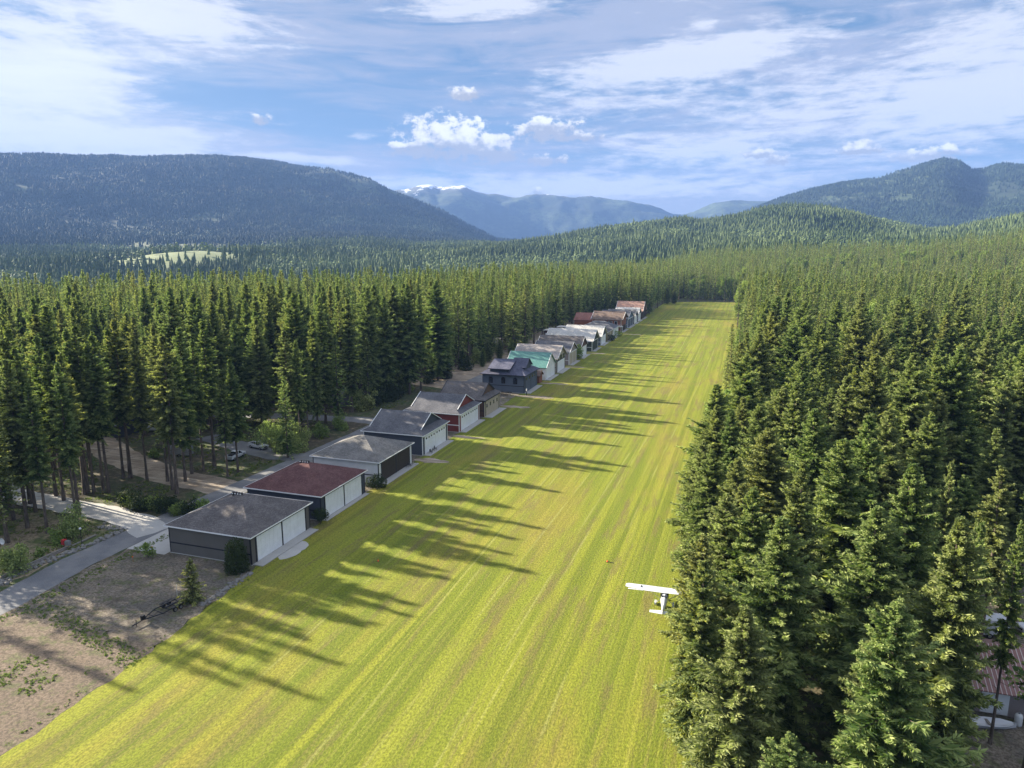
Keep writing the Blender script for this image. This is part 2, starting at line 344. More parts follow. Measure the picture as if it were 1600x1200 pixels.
c=t.mix(1.0,c,(.90,.90,.80),'MULTIPLY'); t.l.new(c,b.inputs['Base Color']); bump(t,b,t.m('ADD',fi,f2),.9,.2)
sheet('runway',[(-67.2,-60),(-67.6,20),(-67.9,44),(-68.5,63),(-69.6,76),(-70.5,84),(-71.5,88),(-72.2,106),(-72.2,300),(-70,480),(-70,560),(-69,640),(-66,664),(-30,678),(-2,680),(-1.5,500),(-2.5,300),(1,100),(2,20),(4,-60)],.012,mR,.35)
mD,t,b=mat('dirt_lot',rough=.95)
o=t.coord(); n1=t.noise(o,.10,6,.65); n2=t.noise(o,.45,6,.7); n3=t.noise(o,2.6,6,.75); ro=t.noise(t.mapv(o,(2.4,.10,1),rot=(0,0,R(-60))),1,4,.6)
sx=t.new('ShaderNodeSeparateXYZ'); t.l.new(o,sx.inputs[0])
c=t.mix(t.ss(n1,.38,.62),(.14,.128,.105),(.28,.23,.17))
c=t.mix(t.ss(t.noise(t.mapv(o,(1,1,1),loc=(9,9,0)),.22,6,.7),.52,.66,0,.75),c,(.115,.085,.055)); lo=t.ss(sx.outputs[1],62,68,1,0); c=t.mix(t.m('MULTIPLY',lo,.75),c,t.mix(ro,(.12,.085,.058),(.28,.205,.14)))
c=t.mix(t.ss(n2,.50,.62,0,.85),c,(.115,.130,.045)); c=t.mix(t.ss(n3,.42,.56,.75,0),c,(.075,.058,.040)); c=t.mix(t.ss(n3,.60,.76,0,.45),c,(.50,.45,.36))
t.l.new(c,b.inputs['Base Color']); bump(t,b,n3,1.,.25)
sheet('dirt_lot',[(-67.6,-40),(-67.6,20),(-67.9,44),(-68.5,63),(-69.6,76),(-70.5,84),(-71.5,88),(-72.2,106),(-72.3,300),(-96,300),(-96,30),(-96,-40)],.005,mD,.6)
mA,t,b=mat('asphalt',rough=.9)
o=t.coord(); n1=t.noise(o,.25,6,.6); n2=t.noise(o,7,5,.8); n3=t.noise(o,1.1,6,.7)
c=t.mix(t.ss(n1,.35,.65),(.115,.118,.125),(.18,.178,.175)); c=t.mix(t.ss(n2,.4,.7,0,.6),c,(.27,.265,.255)); c=t.mix(t.ss(n3,.6,.75,0,.7),c,(.26,.22,.17))
t.l.new(c,b.inputs['Base Color']); bump(t,b,n2,.3,.03)
mCon,t,b=mat('concrete',rough=.85)
o=t.coord(); n1=t.noise(o,.4,6,.6); n2=t.noise(o,4,6,.75)
c=t.mix(n1,(.33,.32,.30),(.47,.455,.42)); c=t.mix(t.ss(n2,.5,.75,0,.5),c,(.30,.27,.22)); t.l.new(c,b.inputs['Base Color']); bump(t,b,n2,.2,.02)
mTan,t,b=mat('tan_gravel',rough=.95)
o=t.coord(); n1=t.noise(o,.18,6,.65); n2=t.noise(o,2.5,6,.75); rt=t.noise(t.mapv(o,(.06,1.1,1)),1,4,.6)
c=t.mix(t.ss(n1,.35,.65),(.21,.16,.11),(.37,.30,.22)); c=t.mix(t.ss(n2,.45,.65,0,.6),c,(.16,.12,.08)); c=t.mix(t.ss(rt,.5,.65,0,.5),c,(.55,.47,.37))
t.l.new(c,b.inputs['Base Color']); bump(t,b,n2,.6,.1)
ROAD=[(-98,-40),(-98.3,66),(-100,80),(-99.8,92),(-99.5,110),(-98.5,130),(-97,163),(-95.5,220),(-95,300),(-95,500)]
sheet('road',strip_pts(ROAD,6.4),.020,mA,.12)
DRV=[[(-97.5,93.5),(-104,96.3),(-114,98.4),(-125,98.7),(-142,100),(-160,107),(-190,120)],[(-97,116),(-106,118),(-120,120),(-140,127),(-165,140)],[(-97.5,141),(-106,140.5),(-118,143.5),(-135,150)],[(-95,178),(-106,179),(-128,176),(-150,172),(-180,176)],[(-94,232),(-108,236),(-130,240)],[(-95,262),(-112,263)]]
for k,(d,wd,m,nm) in enumerate(zip(DRV,(6.2,8.5,6.5,6.5,9,6),(mCon,mTan,mA,mA,mTan,mTan),('driveway','dirt_track','side_road','side_road','dirt_track','dirt_track'))):
    sheet(nm,strip_pts(d,wd),.009+.0035*k if k else .028,m,.3)
sheet('concrete_pad',[(-96.6,86.5),(-88.7,86.5),(-88.7,104),(-96.4,104)],.033,mCon,.02,4)
sheet('concrete_pad',[(-95.9,107),(-88.7,107),(-88.7,124),(-95.4,124)],.033,mA,.05,4)
sheet('concrete_pad',[(-95,129),(-88.7,129),(-88.7,207),(-93.5,207)],.013+.003,mA,.1,4)
sheet('clearing',[(-97,228),(-86,228),(-86,480),(-120,480),(-116,240)],.0095,mTan,1.0,3)
mYard,t,b=mat('yard_ground',rough=.95)
o=t.coord(); n1=t.noise(o,.14,6,.65); n2=t.noise(o,1.6,6,.75); c=t.mix(t.ss(n1,.42,.58),(.10,.125,.035),(.30,.235,.15)); c=t.mix(t.ss(n2,.45,.62,0,.7),c,(.055,.05,.03)); t.l.new(c,b.inputs['Base Color']); bump(t,b,n2,.7,.15)
sheet('yard_gravel',[(20,60),(60,60),(60,125),(18,125),(16,95)],.006,mD,.6,3)
sheet('yard_grass',[(-104,62),(-103.5,92),(-112,94.5),(-135,95),(-150,80),(-150,55),(-110,50)],.0065,mYard,.8,3)
for cx_,cy_,ax,ay,mm,nm in [(-69.4,94.5,1.5,3.8,mCon,'gravel_patch'),(-69,148.3,4.5,1.6,mTan,'bare_soil'),(-68,170.6,4.5,1.0,mTan,'bare_soil'),(-67.5,209.5,5,1.2,mTan,'bare_soil'),(-66,226,7,2.2,mD,'bare_soil'),(-66,251,5.5,1.2,mTan,'bare_soil'),(-66,289.5,5,1.0,mTan,'bare_soil'),(-66,331,5,1.2,mTan,'bare_soil'),(-62,411,6,1.4,mTan,'bare_soil')]:
    sheet(nm,[(cx_+ax*math.cos(a),cy_+ay*math.sin(a)) for a in np.linspace(0,2*PI,17)[:-1]],.017+.004*(nm=='gravel_patch' and mm is mCon),mm,.45,.7)
# ------------------------------------------------------------------ building materials
def shingle(name,c0,c1):
    m,t,b=mat(name,rough=.9,spec=.2); o=t.coord()
    n=t.noise(o,.35,5,.6); f=t.noise(t.mapv(o,(6,6,3)),1,4,.8); br=t.noise(t.mapv(o,(1.6,1.6,9)),1,3,.6)
    c=t.mix(t.ss(n,.35,.65),c0,c1); c=t.mix(t.ss(f,.42,.68,0,.55),c,tuple(min(1,v*1.9) for v in c1)); c=t.mix(t.ss(br,.4,.6,.35,0),c,tuple(v*.5 for v in c0))
    t.l.new(c,b.inputs['Base Color']); bump(t,b,t.m('ADD',f,br),.5,.04); return m
def siding(name,c0,sc=22.,vert=False,rough=.75):
    m,t,b=mat(name,rough=rough); o=t.coord(); sx=t.new('ShaderNodeSeparateXYZ'); t.l.new(o,sx.inputs[0])
    n=t.noise(o,.7,5,.65); n2=t.noise(t.mapv(o,(1,1,.15)),3.,4,.6); c=t.mix(t.ss(n,.3,.7),tuple(v*.95 for v in c0),tuple(min(1,v*1.05) for v in c0))
    c=t.mix(t.ss(n2,.6,.8,0,.10),c,(.20,.18,.15)); t.l.new(c,b.inputs['Base Color'])
    s=t.m('ADD',sx.outputs[0],sx.outputs[1]) if vert else sx.outputs[2]
    bump(t,b,t.m('FRACT',t.m('MULTIPLY',s,4.5 if not vert else 2.4)),.6,.03); return m
SH=dict(greybrown=shingle('shingle_greybrown',(.085,.076,.072),(.135,.122,.115)),maroon=shingle('shingle_maroon',(.088,.040,.038),(.130,.066,.060)),
 grey=shingle('shingle_grey',(.12,.115,.105),(.19,.18,.165)),slate=shingle('shingle_slate',(.080,.080,.088),(.135,.134,.14)),blue=shingle('shingle_blue',(.060,.064,.095),(.115,.115,.155)),
 tan=shingle('shingle_tan',(.26,.225,.20),(.36,.32,.29)),light=shingle('shingle_light',(.42,.40,.36),(.55,.52,.48)),pink=shingle('metal_orange',(.36,.20,.145),(.44,.27,.20)),red=shingle('metal_red',(.22,.095,.07),(.29,.14,.11)),brown=shingle('shingle_brown',(.12,.085,.065),(.18,.13,.10)))
mTeal,t,b=mat('teal_metal',rough=.45,spec=.5); o=t.coord(); sx=t.new('ShaderNodeSeparateXYZ'); t.l.new(o,sx.inputs[0]); n=t.noise(o,.3,4)
t.l.new(t.mix(n,(.045,.17,.145),(.10,.25,.215)),b.inputs['Base Color']); bump(t,b,t.ss(t.m('PINGPONG',sx.outputs[0],.3),.24,.3),.8,.05); SH['teal']=mTeal
mRib,t,b=mat('ribbed_red_metal',rough=.5,spec=.5); o=t.coord(); sx=t.new('ShaderNodeSeparateXYZ'); t.l.new(o,sx.inputs[0]); n=t.noise(o,.5,5,.7)
rb=t.ss(t.m('PINGPONG',sx.outputs[0],.22),.14,.2); t.l.new(t.mix(rb,t.mix(n,(.17,.070,.060),(.25,.12,.10)),(.50,.40,.36)),b.inputs['Base Color']); bump(t,b,rb,.8,.06); SH['rib']=mRib
WL=dict(charcoal=siding('charcoal_siding',(.135,.125,.11)),navy=siding('navy_siding',(.060,.068,.088)),white=siding('white_siding',(.74,.74,.73)),red=siding('red_siding',(.20,.045,.035)),
 cream=siding('cream_siding',(.50,.43,.29)),brown=siding('brown_siding',(.12,.070,.045)),bluegrey=siding('blue_grey_siding',(.11,.13,.165),vert=True),beige=siding('beige_siding',(.42,.37,.30)),
 mauve=siding('mauve_siding',(.30,.25,.235)),green=siding('dark_green_siding',(.055,.065,.045)),log=siding('log_wall',(.26,.10,.055)),yellow=siding('ochre_siding',(.42,.34,.16)),blue=siding('blue_siding',(.12,.17,.26)))
mWhite=siding('white_paint',(.86,.87,.88),rough=.5); mTrimD,_,_=mat('dark_trim',(.022,.022,.028),.6); mTrimW,_,_=mat('white_trim',(.78,.78,.76),.6)
mDkDoor=siding('dark_brown_door',(.055,.043,.032)); mGl,_,_=mat('dark_glass',(.012,.015,.022),.12,0,.8); mTanDoor=siding('tan_door',(.48,.41,.30)); mPostW,_,_=mat('post_wood',(.30,.19,.11),.8)
mSlab=mCon
# ------------------------------------------------------------------ hangars
def rect_roof(kind,x0,x1,y0,y1,ze,zp,ov):
    """returns (roof MB, gable MB or None, rake list)"""
    m=MB(); X0,X1,Y0,Y1=x0-ov,x1+ov,y0-ov,y1+ov; yc=(y0+y1)/2; xc=(x0+x1)/2; t=.18; g=MB(); rk=[]
    if kind=='pyramid':
        a=(xc-.25,yc,zp);b=(xc+.25,yc,zp)
        m.poly((X0,Y0,ze),(X1,Y0,ze),b,a).poly((X1,Y1,ze),(X0,Y1,ze),a,b).poly((X1,Y0,ze),(X1,Y1,ze),b).poly((X0,Y1,ze),(X0,Y0,ze),a)
        m.poly((X0,Y0,ze-.02),(X0,Y1,ze-.02),(X1,Y1,ze-.02),(X1,Y0,ze-.02))
    elif kind=='hip':
        k=(Y1-Y0)/2*.75; a=(X0+k,yc,zp);b=(X1-k,yc,zp)
        m.poly((X0,Y0,ze),(X1,Y0,ze),b,a).poly((X1,Y1,ze),(X0,Y1,ze),a,b).poly((X1,Y0,ze),(X1,Y1,ze),b).poly((X0,Y1,ze),(X0,Y0,ze),a)
        m.poly((X0,Y0,ze-.02),(X0,Y1,ze-.02),(X1,Y1,ze-.02),(X1,Y0,ze-.02))
    elif kind=='dutch':
        h=(Y1-Y0)/2; s=(zp-ze)/h; k=1.9; zg=ze+s*k
        for sg,Ya,Yb in ((1,Y0,Y0+k),(-1,Y1,Y1-k)):
            pts=[(X0,Ya,ze),(X1,Ya,ze),(X1-k,Yb,zg),(X1-k+.35,Yb,zg),(X1-k+.35,yc,zp),(X0+k-.35,yc,zp),(X0+k-.35,Yb,zg),(X0+k,Yb,zg)]
            m.poly(*(pts if sg>0 else pts[::-1]))
        m.poly((X1,Y0,ze),(X1,Y1,ze),(X1-k,Y1-k,zg),(X1-k,Y0+k,zg)); m.poly((X0,Y1,ze),(X0,Y0,ze),(X0+k,Y0+k,zg),(X0+k,Y1-k,zg))
        m.poly((X0,Y0,ze-.02),(X0,Y1,ze-.02),(X1,Y1,ze-.02),(X1,Y0,ze-.02))
        for xx in (X1-k,X0+k): g.poly((xx,Y0+k,zg-.02),(xx,Y1-k,zg-.02),(xx,yc,zp-.05))
        for xx in (X1-k+.37,X0+k-.37):
            rk+= [((xx,Y0+k,zg+.02),(xx,yc,zp+.02)),((xx,Y1-k,zg+.02),(xx,yc,zp+.02))]
    else:
        for Ya in (Y0,Y1):
            a,b,c_,d=(X0,Ya,ze-(zp-ze)*ov/((y1-y0)/2)),(X1,Ya,ze-(zp-ze)*ov/((y1-y0)/2)),(X1,yc,zp),(X0,yc,zp)
            up=[(p[0],p[1],p[2]+t) for p in (a,b,c_,d)]
            m.prism([a,b,c_,d],up) if Ya==Y0 else m.prism([b,a,d,c_],[up[1],up[0],up[3],up[2]])
        for xx in (x0+.005,x1-.005): g.poly((xx,y0,ze),(xx,y1,ze),(xx,yc,zp))
        for xx in (X1+.02,X0-.02): rk+=[((xx,Y0,ze-.12),(xx,yc,zp+.08)),((xx,Y1,ze-.12),(xx,yc,zp+.08))]
    return m,g,rk
VENT=MB(); 
def hangar(name,label,y0,y1,kind,wall,roof,ze=4.9,zp=8.4,x0=-88.4,x1=-72.3,ov=.5,door='white',ndoor=2,lights=False,trim='dark',belt=True,fascia='white',gable=None,side=None,slab=1.9,vents=False,group='aircraft hangars along the grass runway',dh=None,cat='hangar',face=None):
    cx,cy=(x0+x1)/2,(y0+y1)/2; L=thing(name,label,cat,(cx,cy,0),0,group)
    a0,a1,b0,b1=x0-cx,x1-cx,y0-cy,y1-cy
    tm=mTrimD if trim=='dark' else mTrimW
    wm=[WL[wall],WL[face or wall]]
    m=MB(); m.box(a0,a1,b0,b1,.12,ze-.03); m.mi[-1]=1; m.build('wall',wm,L)
    MB().box(a0-.06,a1+.06,b0-.06,b1+.06,-.2,.12).build('foundation',mSlab,L)
    rm,gm,rk=rect_roof(kind,a0,a1,b0,b1,ze,zp,ov); rm.build('roof',SH[roof],L)
    for f_ in gm.f: MB().poly(*[gm.v[i_] for i_ in f_]).build('gable_wall',WL[gable or face or wall],L)
    if rk:
        for p,r_ in rk: MB().tube(p,r_,.10,k=4).build('rake_board',mTrimW if fascia=='white' else mTrimD,L)
    if kind!='gable':
        e=ov
        for (p,r_) in ((( a0-e-.04,a1+e+.04,b0-e-.05,b0-e),0),((a0-e-.04,a1+e+.04,b1+e,b1+e+.05),0),((a0-e-.05,a0-e,b0-e,b1+e),0),((a1+e,a1+e+.05,b0-e,b1+e),0)): MB().box(*p,ze-.17,ze+.03).build('fascia',mTrimW if fascia=='white' else mTrimD,L)
    # corner boards and belt
    for xx in (a0,a1):
        for yy in (b0,b1): MB().box(xx-.14 if xx>0 else xx-.035,xx+.035 if xx>0 else xx+.14,yy-.035 if yy<0 else yy-.14,yy+.14 if yy<0 else yy+.035,.13,ze-.06).build('corner_board',tm,L)
    if belt:
        MB().box(a0+.15,a1-.15,b0-.03,b0,ze*.36,ze*.36+.22).build('belt_board',tm,L); MB().box(a0+.15,a1-.15,b1,b1+.03,ze*.36,ze*.36+.22).build('belt_board',tm,L)
    # doors on the runway side
    D=dh or ze-.75; W=(b1-b0-2.9-.34*(ndoor-1))/ndoor; dm={'white':mWhite,'dark':mDkDoor,'tan':mTanDoor,'green':WL['green'],'bluegrey':WL['bluegrey']}[door]
    fm=tm if door!='dark' else mTrimD
    MB().box(a1,a1+.07,b0+.15,b1-.15,.14+D,.14+D+.36).build('door_header',fm,L)
    for k in range(ndoor+1):
        yy=b0+1.45+k*(W+.34)-.34; MB().box(a1,a1+.07,yy,yy+.34,.14,.14+D).build('door_jamb',fm,L)
    for k in range(ndoor):
        ya=b0+1.45+k*(W+.34); q=MB(); n=5; hh=D/n
        for s in range(n): q.box(a1,a1+.045,ya,ya+W,.14+s*hh+.012,.14+(s+1)*hh-.012)
        for s in range(1,6): q.box(a1+.045,a1+.06,ya+W*s/6-.02,ya+W*s/6+.02,.16,.14+D-.02)
        do=q.build('hangar_door',dm,L)
        if lights:
            for s in range(4):
                yy=ya+W*(s+.5)/4; MB().box(a1+.046,a1+.065,yy-.32,yy+.32,.14+D*.80,.14+D*.80+.42).build('window_pane',mGl,do)
    if slab: MB().box(a1+.1,a1+slab,b0+.2,b1-.2,-.1,.14).build('apron_slab',mSlab,L)
    if vents:
        for s in range(4):
            ve=MB().box(-1.4+s*.55,-1.1+s*.55,-.35,.1,zp-.35,zp+.28).build('roof_vent',mTrimD,L)
            MB().box(-1.38+s*.55,-1.12+s*.55,-.372,-.352,zp-.05,zp+.18).build('vent_louvre',mTrimW,ve)
    return L,(a0,a1,b0,b1)
def windows(L,side,specs,trimm=mTrimW):
    """specs: (u,z,w,h) on the near (y0) wall or front wall"""
    par,(a0,a1,b0,b1)=L
    for (u,z,wd,h,arch) in specs:
        fr=MB(); gl=MB()
        if side=='near':
            f=lambda x,zz,d:(x,b0-d,zz)
        else: f=lambda x,zz,d:(a1+d,x,zz)
        def outline(w_,h_,z_):
            p=[(u-w_/2,z_),(u+w_/2,z_)]
            if arch: p+=[(u+w_/2*math.cos(a),z_+h_-w_/2+w_/2*math.sin(a)) for a in np.linspace(0,PI,9)]
            else: p+=[(u+w_/2,z_+h_),(u-w_/2,z_+h_)]
            return p
        o1=outline(wd+.24,h+.24,z-.12);o2=outline(wd,h,z)
        fr.prism([f(x,zz,.0) for x,zz in o1],[f(x,zz,.05) for x,zz in o1]); gl.prism([f(x,zz,.051) for x,zz in o2],[f(x,zz,.065) for x,zz in o2])
        wo=fr.build('window',trimm,par); gl.build('window_pane',mGl,wo)
H={}
H[1]=hangar('hangar','charcoal hangar with a grey-brown pyramid roof and white doors, nearest to the camera',87.6,103.7,'pyramid','charcoal','greybrown',vents=True)
H[2]=hangar('hangar','dark navy hangar under a maroon pyramid roof with two white doors',107.4,123.4,'pyramid','navy','maroon',zp=8.3,vents=True,slab=1.1)
H[3]=hangar('hangar','white-sided hangar with a grey pyramid roof and dark brown doors',129.3,145.3,'pyramid','white','grey',zp=8.2,door='dark',vents=False)
H[4]=hangar('hangar','navy hangar with a slate dutch-gable roof, white trim and white doors with small windows',151.3,166.4,'dutch','navy','slate',ze=5.1,zp=9.0,lights=True,trim='white',belt=False)
H[5]=hangar('hangar','dark red hangar with a slate dutch-gable roof and white doors with small windows',174.6,190.2,'dutch','red','slate',ze=5.1,zp=9.0,lights=True,trim='white',gable='red')
H[6]=hangar('hangar','cream-fronted hangar with brown side wall, brown-grey dutch-gable roof and four small windows',192.8,206.8,'dutch','brown','greybrown',ze=5.2,zp=9.2,x0=-87.6,x1=-71.8,door='tan',ndoor=1,trim='dark',gable='brown',face='cream',fascia='dark',slab=2.4)
windows(H[6],'front',[(-4.6,2.7,.7,.9,0),(-1.6,2.7,.7,.9,0),(1.4,2.7,.7,.9,0),(4.4,2.7,.7,.9,0)],mTrimD)
H[7]=hangar('hangar','large blue-grey hangar with arched side windows and a dark roof with a shed dormer',230.2,246,'hip','bluegrey','blue',ze=6.3,zp=10.6,x0=-86.2,x1=-70.9,ov=.8,door='bluegrey',trim='dark',fascia='dark',slab=2.2)
windows(H[7],'near',[(-4.6,3.2,1.3,2.1,1),(0,3.2,1.3,2.1,1),(4.4,3.2,1.3,2.1,1)],mTrimD)
windows(H[7],'front',[(-5,4.2,1.2,.9,0),(-1.8,4.2,1.2,.9,0),(1.8,4.2,1.2,.9,0),(5,4.2,1.2,.9,0)],mTrimD)
d=MB(); d.prism([(-5.6,-8.3,8.0),(2.6,-8.3,8.0),(2.6,-1.0,10.4),(-5.6,-1.0,10.4)],[(-5.6,-8.3,8.25),(2.6,-8.3,8.25),(2.6,-1.0,10.65),(-5.6,-1.0,10.65)]); dm_=d.build('dormer_roof',SH['blue'],H[7][0])
MB().box(-5.0,2.0,-7.4,-1.2,6.6,8.15).build('dormer_wall',WL['navy'],H[7][0])
d=MB(); d.prism([(1.5,-4.2,8.2),(7.2,-4.2,8.2),(7.2,0,11.0),(1.5,0,11.0)],[(1.5,-4.2,8.4),(7.2,-4.2,8.4),(7.2,0,11.2),(1.5,0,11.2)]); d.prism([(7.2,4.2,8.2),(1.5,4.2,8.2),(1.5,0,11.0),(7.2,0,11.0)],[(7.2,4.2,8.4),(1.5,4.2,8.4),(1.5,0,11.2),(7.2,0,11.2)]); d.build('gable_roof',SH['blue'],H[7][0])
d=MB(); d.prism([(2,-3.6,7),(2,3.6,7),(2,3.6,8.5),(2,0,10.9),(2,-3.6,8.5)],[(6.6,-3.6,7),(6.6,3.6,7),(6.6,3.6,8.5),(6.6,0,10.9),(6.6,-3.6,8.5)]); d.build('gable_wall',WL['navy'],H[7][0])
H[8]=hangar('hangar','white hangar with a steep teal metal roof',256,269.6,'gable','white','teal',ze=5.0,zp=9.6,x0=-86,x1=-70.4,ov=.5,door='white',trim='white',belt=False)
H[9]=hangar('hangar','tan-roofed hangar with white front and a dark band of upper windows',272,286.5,'gable','beige','tan',ze=6.1,zp=10.3,x0=-88,x1=-70.3,ov=.7,door='white',trim='dark',ndoor=1,dh=4.4,slab=2.4)
windows(H[9],'front',[(-4.5,5.0,2.6,1.5,0),(0,5.0,3.6,1.5,0),(4.5,5.0,2.6,1.5,0)],mTrimD)
H[10]=hangar('hangar','mauve-grey hangar with grey gable roof and dark side wall',292.5,307,'gable','mauve','slate',ze=5.6,zp=9.2,x0=-86,x1=-70.2,door='tan',trim='white')
H[11]=hangar('hangar','grey-roofed hangar with brown gable beside the pale bushy tree',312.5,326.5,'gable','brown','greybrown',ze=5.0,zp=9.2,x0=-90,x1=-69.8,door='white',trim='white')
H[12]=hangar('hangar','hangar with wide light grey roof, white trim and dark green door',336,351,'gable','green','light',ze=5.2,zp=9.8,x0=-92,x1=-69.3,door='green',ndoor=1,trim='white',ov=.8)
H[13]=hangar('hangar','hangar with pale grey gable roof and two bluish white doors, behind the dark green door',357.5,371.5,'gable','bluegrey','light',ze=5.0,zp=9.4,x0=-88,x1=-69.2,door='white',trim='white',ov=.7)
H[14]=hangar('hangar','low ochre-yellow hangar with a brown hipped roof',374.5,389,'hip','yellow','greybrown',ze=5.0,zp=7.6,x0=-86,x1=-69.2,door='tan',trim='dark')
H[15]=hangar('hangar','pale blue-grey hip-roofed hangar in front of the log house',391.5,409,'hip','beige','slate',ze=5.0,zp=8.4,x0=-88,x1=-69,door='white',trim='white')
H[16]=hangar('log_house','two-storey reddish log house with brown gable roof and large upper windows',418,436.5,'gable','log','brown',ze=7.6,zp=11.4,x0=-86,x1=-69,door='dark',trim='white',dh=3.0,ov=1.1,cat='house')
windows(H[16],'near',[(-5,4.6,2.2,1.8,0),(-1.6,4.6,2.2,1.8,0),(2,4.6,2.2,1.8,0),(5.4,4.6,1.6,1.8,0)],mTrimW)
q=MB(); a0,a1,b0,b1=H[16][1]; q.box(a0,a1+1.2,b0-2.2,b0-.1,3.5,3.7); 
for s in range(8): q.box(a0+s*2.5,a0+s*2.5+.1,b0-2.2,b0-2.1,3.7,4.6)
q.box(a0,a1+1.2,b0-2.2,b0-2.12,4.55,4.66); q.box(a1+1,a1+1.2,b0-2.2,b0-2,0,3.5); q.box(a0,a0+.2,b0-2.2,b0-2,0,3.5); q.build('balcony',mTrimW,H[16][0])
H[17]=hangar('hangar','blue hangar with slate gable roof beyond the log house',441,463.5,'gable','blue','slate',ze=5.8,zp=10,x0=-86,x1=-68.8,door='bluegrey',trim='white')
H[18]=hangar('hangar','narrow grey-roofed hangar with white doors beyond the blue one',467,479.5,'gable','navy','grey',ze=5.2,zp=8.8,x0=-86,x1=-68.6,door='white',trim='white',ov=.7)
H[19]=hangar('hangar','dark hangar with light grey roof next to the orange-roofed end building',483,496,'gable','navy','light',ze=5.2,zp=8.8,x0=-84,x1=-68.4,door='white',trim='white')
H[20]=hangar('hangar','farthest hangar in the row, with a pale orange roof',500,518,'gable','brown','pink',ze=5.6,zp=11.6,x0=-86,x1=-68.2,door='dark',trim='dark',ov=.8)
def shed(name,label,x0,x1,y0,y1,wall,roof,ze,zp,kind='gable',cat='shed',ov=.5):
    cx,cy=(x0+x1)/2,(y0+y1)/2; L=thing(name,label,cat,(cx,cy,0)); a0,a1,b0,b1=x0-cx,x1-cx,y0-cy,y1-cy
    MB().box(a0,a1,b0,b1,0,ze-.02).build('wall',WL[wall],L); rm,gm,rk=rect_roof(kind,a0,a1,b0,b1,ze,zp,ov); rm.build('roof',SH[roof],L)
    if gm.f: gm.build('gable_wall',WL[wall],L)
    q=MB(); q.box(a0+.6,a0+1.6,b0-.05,b0,0,2.1); q.build('door',mTrimW,L)
    MB().box(a1-2.4,a1-1.2,b0-.05,b0,1,2.0).build('window',mGl,L)
    return L
shed('house','small red-roofed house behind the log house',-100,-87,430,444,'log','red',5.5,9.2,cat='house')
shed('carport','long low white flat-roofed carport behind the hip-roofed hangar',-104,-90,404,411,'white','light',3.6,3.9,'hip',cat='carport',ov=.8)
shed('carport','long low white-roofed carport behind the light grey hangar roofs',-107,-92,385,392,'brown','light',3.6,3.9,'hip',cat='carport',ov=.8)
shed('cabin','small cabin with weathered grey roof among trees behind the teal-roofed hangar',-122,-112,326,336,'brown','tan',3.2,5.4,cat='cabin')
shed('porch_shed','tiny brown lean-to between the blue-grey and teal-roofed hangars',-74.5,-71,249.6,253.5,'log','brown',3.0,4.4)
shed('cabin','dark cabin with grey roof deep among the trees left of the dirt track',-168,-156,141,150,'navy','slate',3.4,5.6,cat='cabin')
shed('cabin','grey cabin behind trees beyond the upper side road',-128,-119,190,198,'charcoal','grey',3.2,5.2,cat='cabin')
# workshop at lower right
S=thing('workshop','long workshop with ribbed reddish metal roof under the trees at lower right','workshop',(38,87,0))
MB().box(-13,16,-5,5,0,3.2).build('wall',WL['mauve'],S)
q=MB(); q.prism([(-13.8,-6,3.05),(16.6,-6,3.05),(16.6,0,5.6),(-13.8,0,5.6)],[(-13.8,-6,3.15),(16.6,-6,3.15),(16.6,0,5.7),(-13.8,0,5.7)]); q.prism([(16.6,6,3.05),(-13.8,6,3.05),(-13.8,0,5.6),(16.6,0,5.6)],[(16.6,6,3.15),(-13.8,6,3.15),(-13.8,0,5.7),(16.6,0,5.7)]); q.build('roof',mRib,S)
q=MB(); q.poly((-13,-5,3.2),(-13,5,3.2),(-13,0,5.55)); q.poly((16,-5,3.2),(16,5,3.2),(16,0,5.55)); q.build('gable_wall',WL['mauve'],S)
[MB().box(x,x+2.6,-5.06,-5,.1,2.5).build('door',mTrimW,S) for x in (-11,-4,3,10)]
# ------------------------------------------------------------------ foliage materials
def foliage(name,old,new,lit,tr=.28):
    m=bpy.data.materials.new(name); m.use_nodes=True; t=NT(m.node_tree); b=t.n['Principled BSDF']; out=t.n['Material Output']
    a=t.new('ShaderNodeAttribute',attribute_name='tone'); oi=t.new('ShaderNodeObjectInfo'); rn=oi.outputs['Random']
    s=t.new('ShaderNodeSeparateColor'); t.l.new(a.outputs['Color'],s.inputs[0])
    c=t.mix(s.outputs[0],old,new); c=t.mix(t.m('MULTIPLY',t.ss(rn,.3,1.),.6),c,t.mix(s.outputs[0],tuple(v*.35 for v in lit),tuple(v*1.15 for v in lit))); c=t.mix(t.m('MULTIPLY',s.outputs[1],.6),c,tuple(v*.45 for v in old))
    b.inputs['Roughness'].default_value=.7; b.inputs['Specular IOR Level'].default_value=.06; t.l.new(c,b.inputs['Base Color'])
    hv=t.m('FRACT',t.m('MULTIPLY',rn,7.31)); c=t.mix(t.ss(hv,.0,1.),c,t.mix(1.,c,(.78,.92,1.15),'MULTIPLY')); c=t.mix(t.ss(hv,.93,.96),c,t.mix(1.,c,(1.5,1.15,.8),'MULTIPLY'))
    tn=t.new('ShaderNodeBsdfTranslucent'); t.l.new(t.mix(1.,c,(1.25,1.25,.6),'MULTIPLY'),tn.inputs[0]); mx=t.new('ShaderNodeMixShader'); mx.inputs[0].default_value=tr
    t.l.new(b.outputs[0],mx.inputs[1]); t.l.new(tn.outputs[0],mx.inputs[2]); t.l.new(mx.outputs[0],out.inputs[0]); return m
mFir=foliage('conifer_needles',(.085,.140,.045),(.36,.415,.15),(.37,.38,.16),.39)
mDec=foliage('broadleaf_foliage',(.090,.145,.036),(.25,.33,.09),(.22,.27,.07),.38)
mCed=foliage('dark_cedar_foliage',(.022,.036,.014),(.050,.070,.025),(.04,.06,.02),.15)
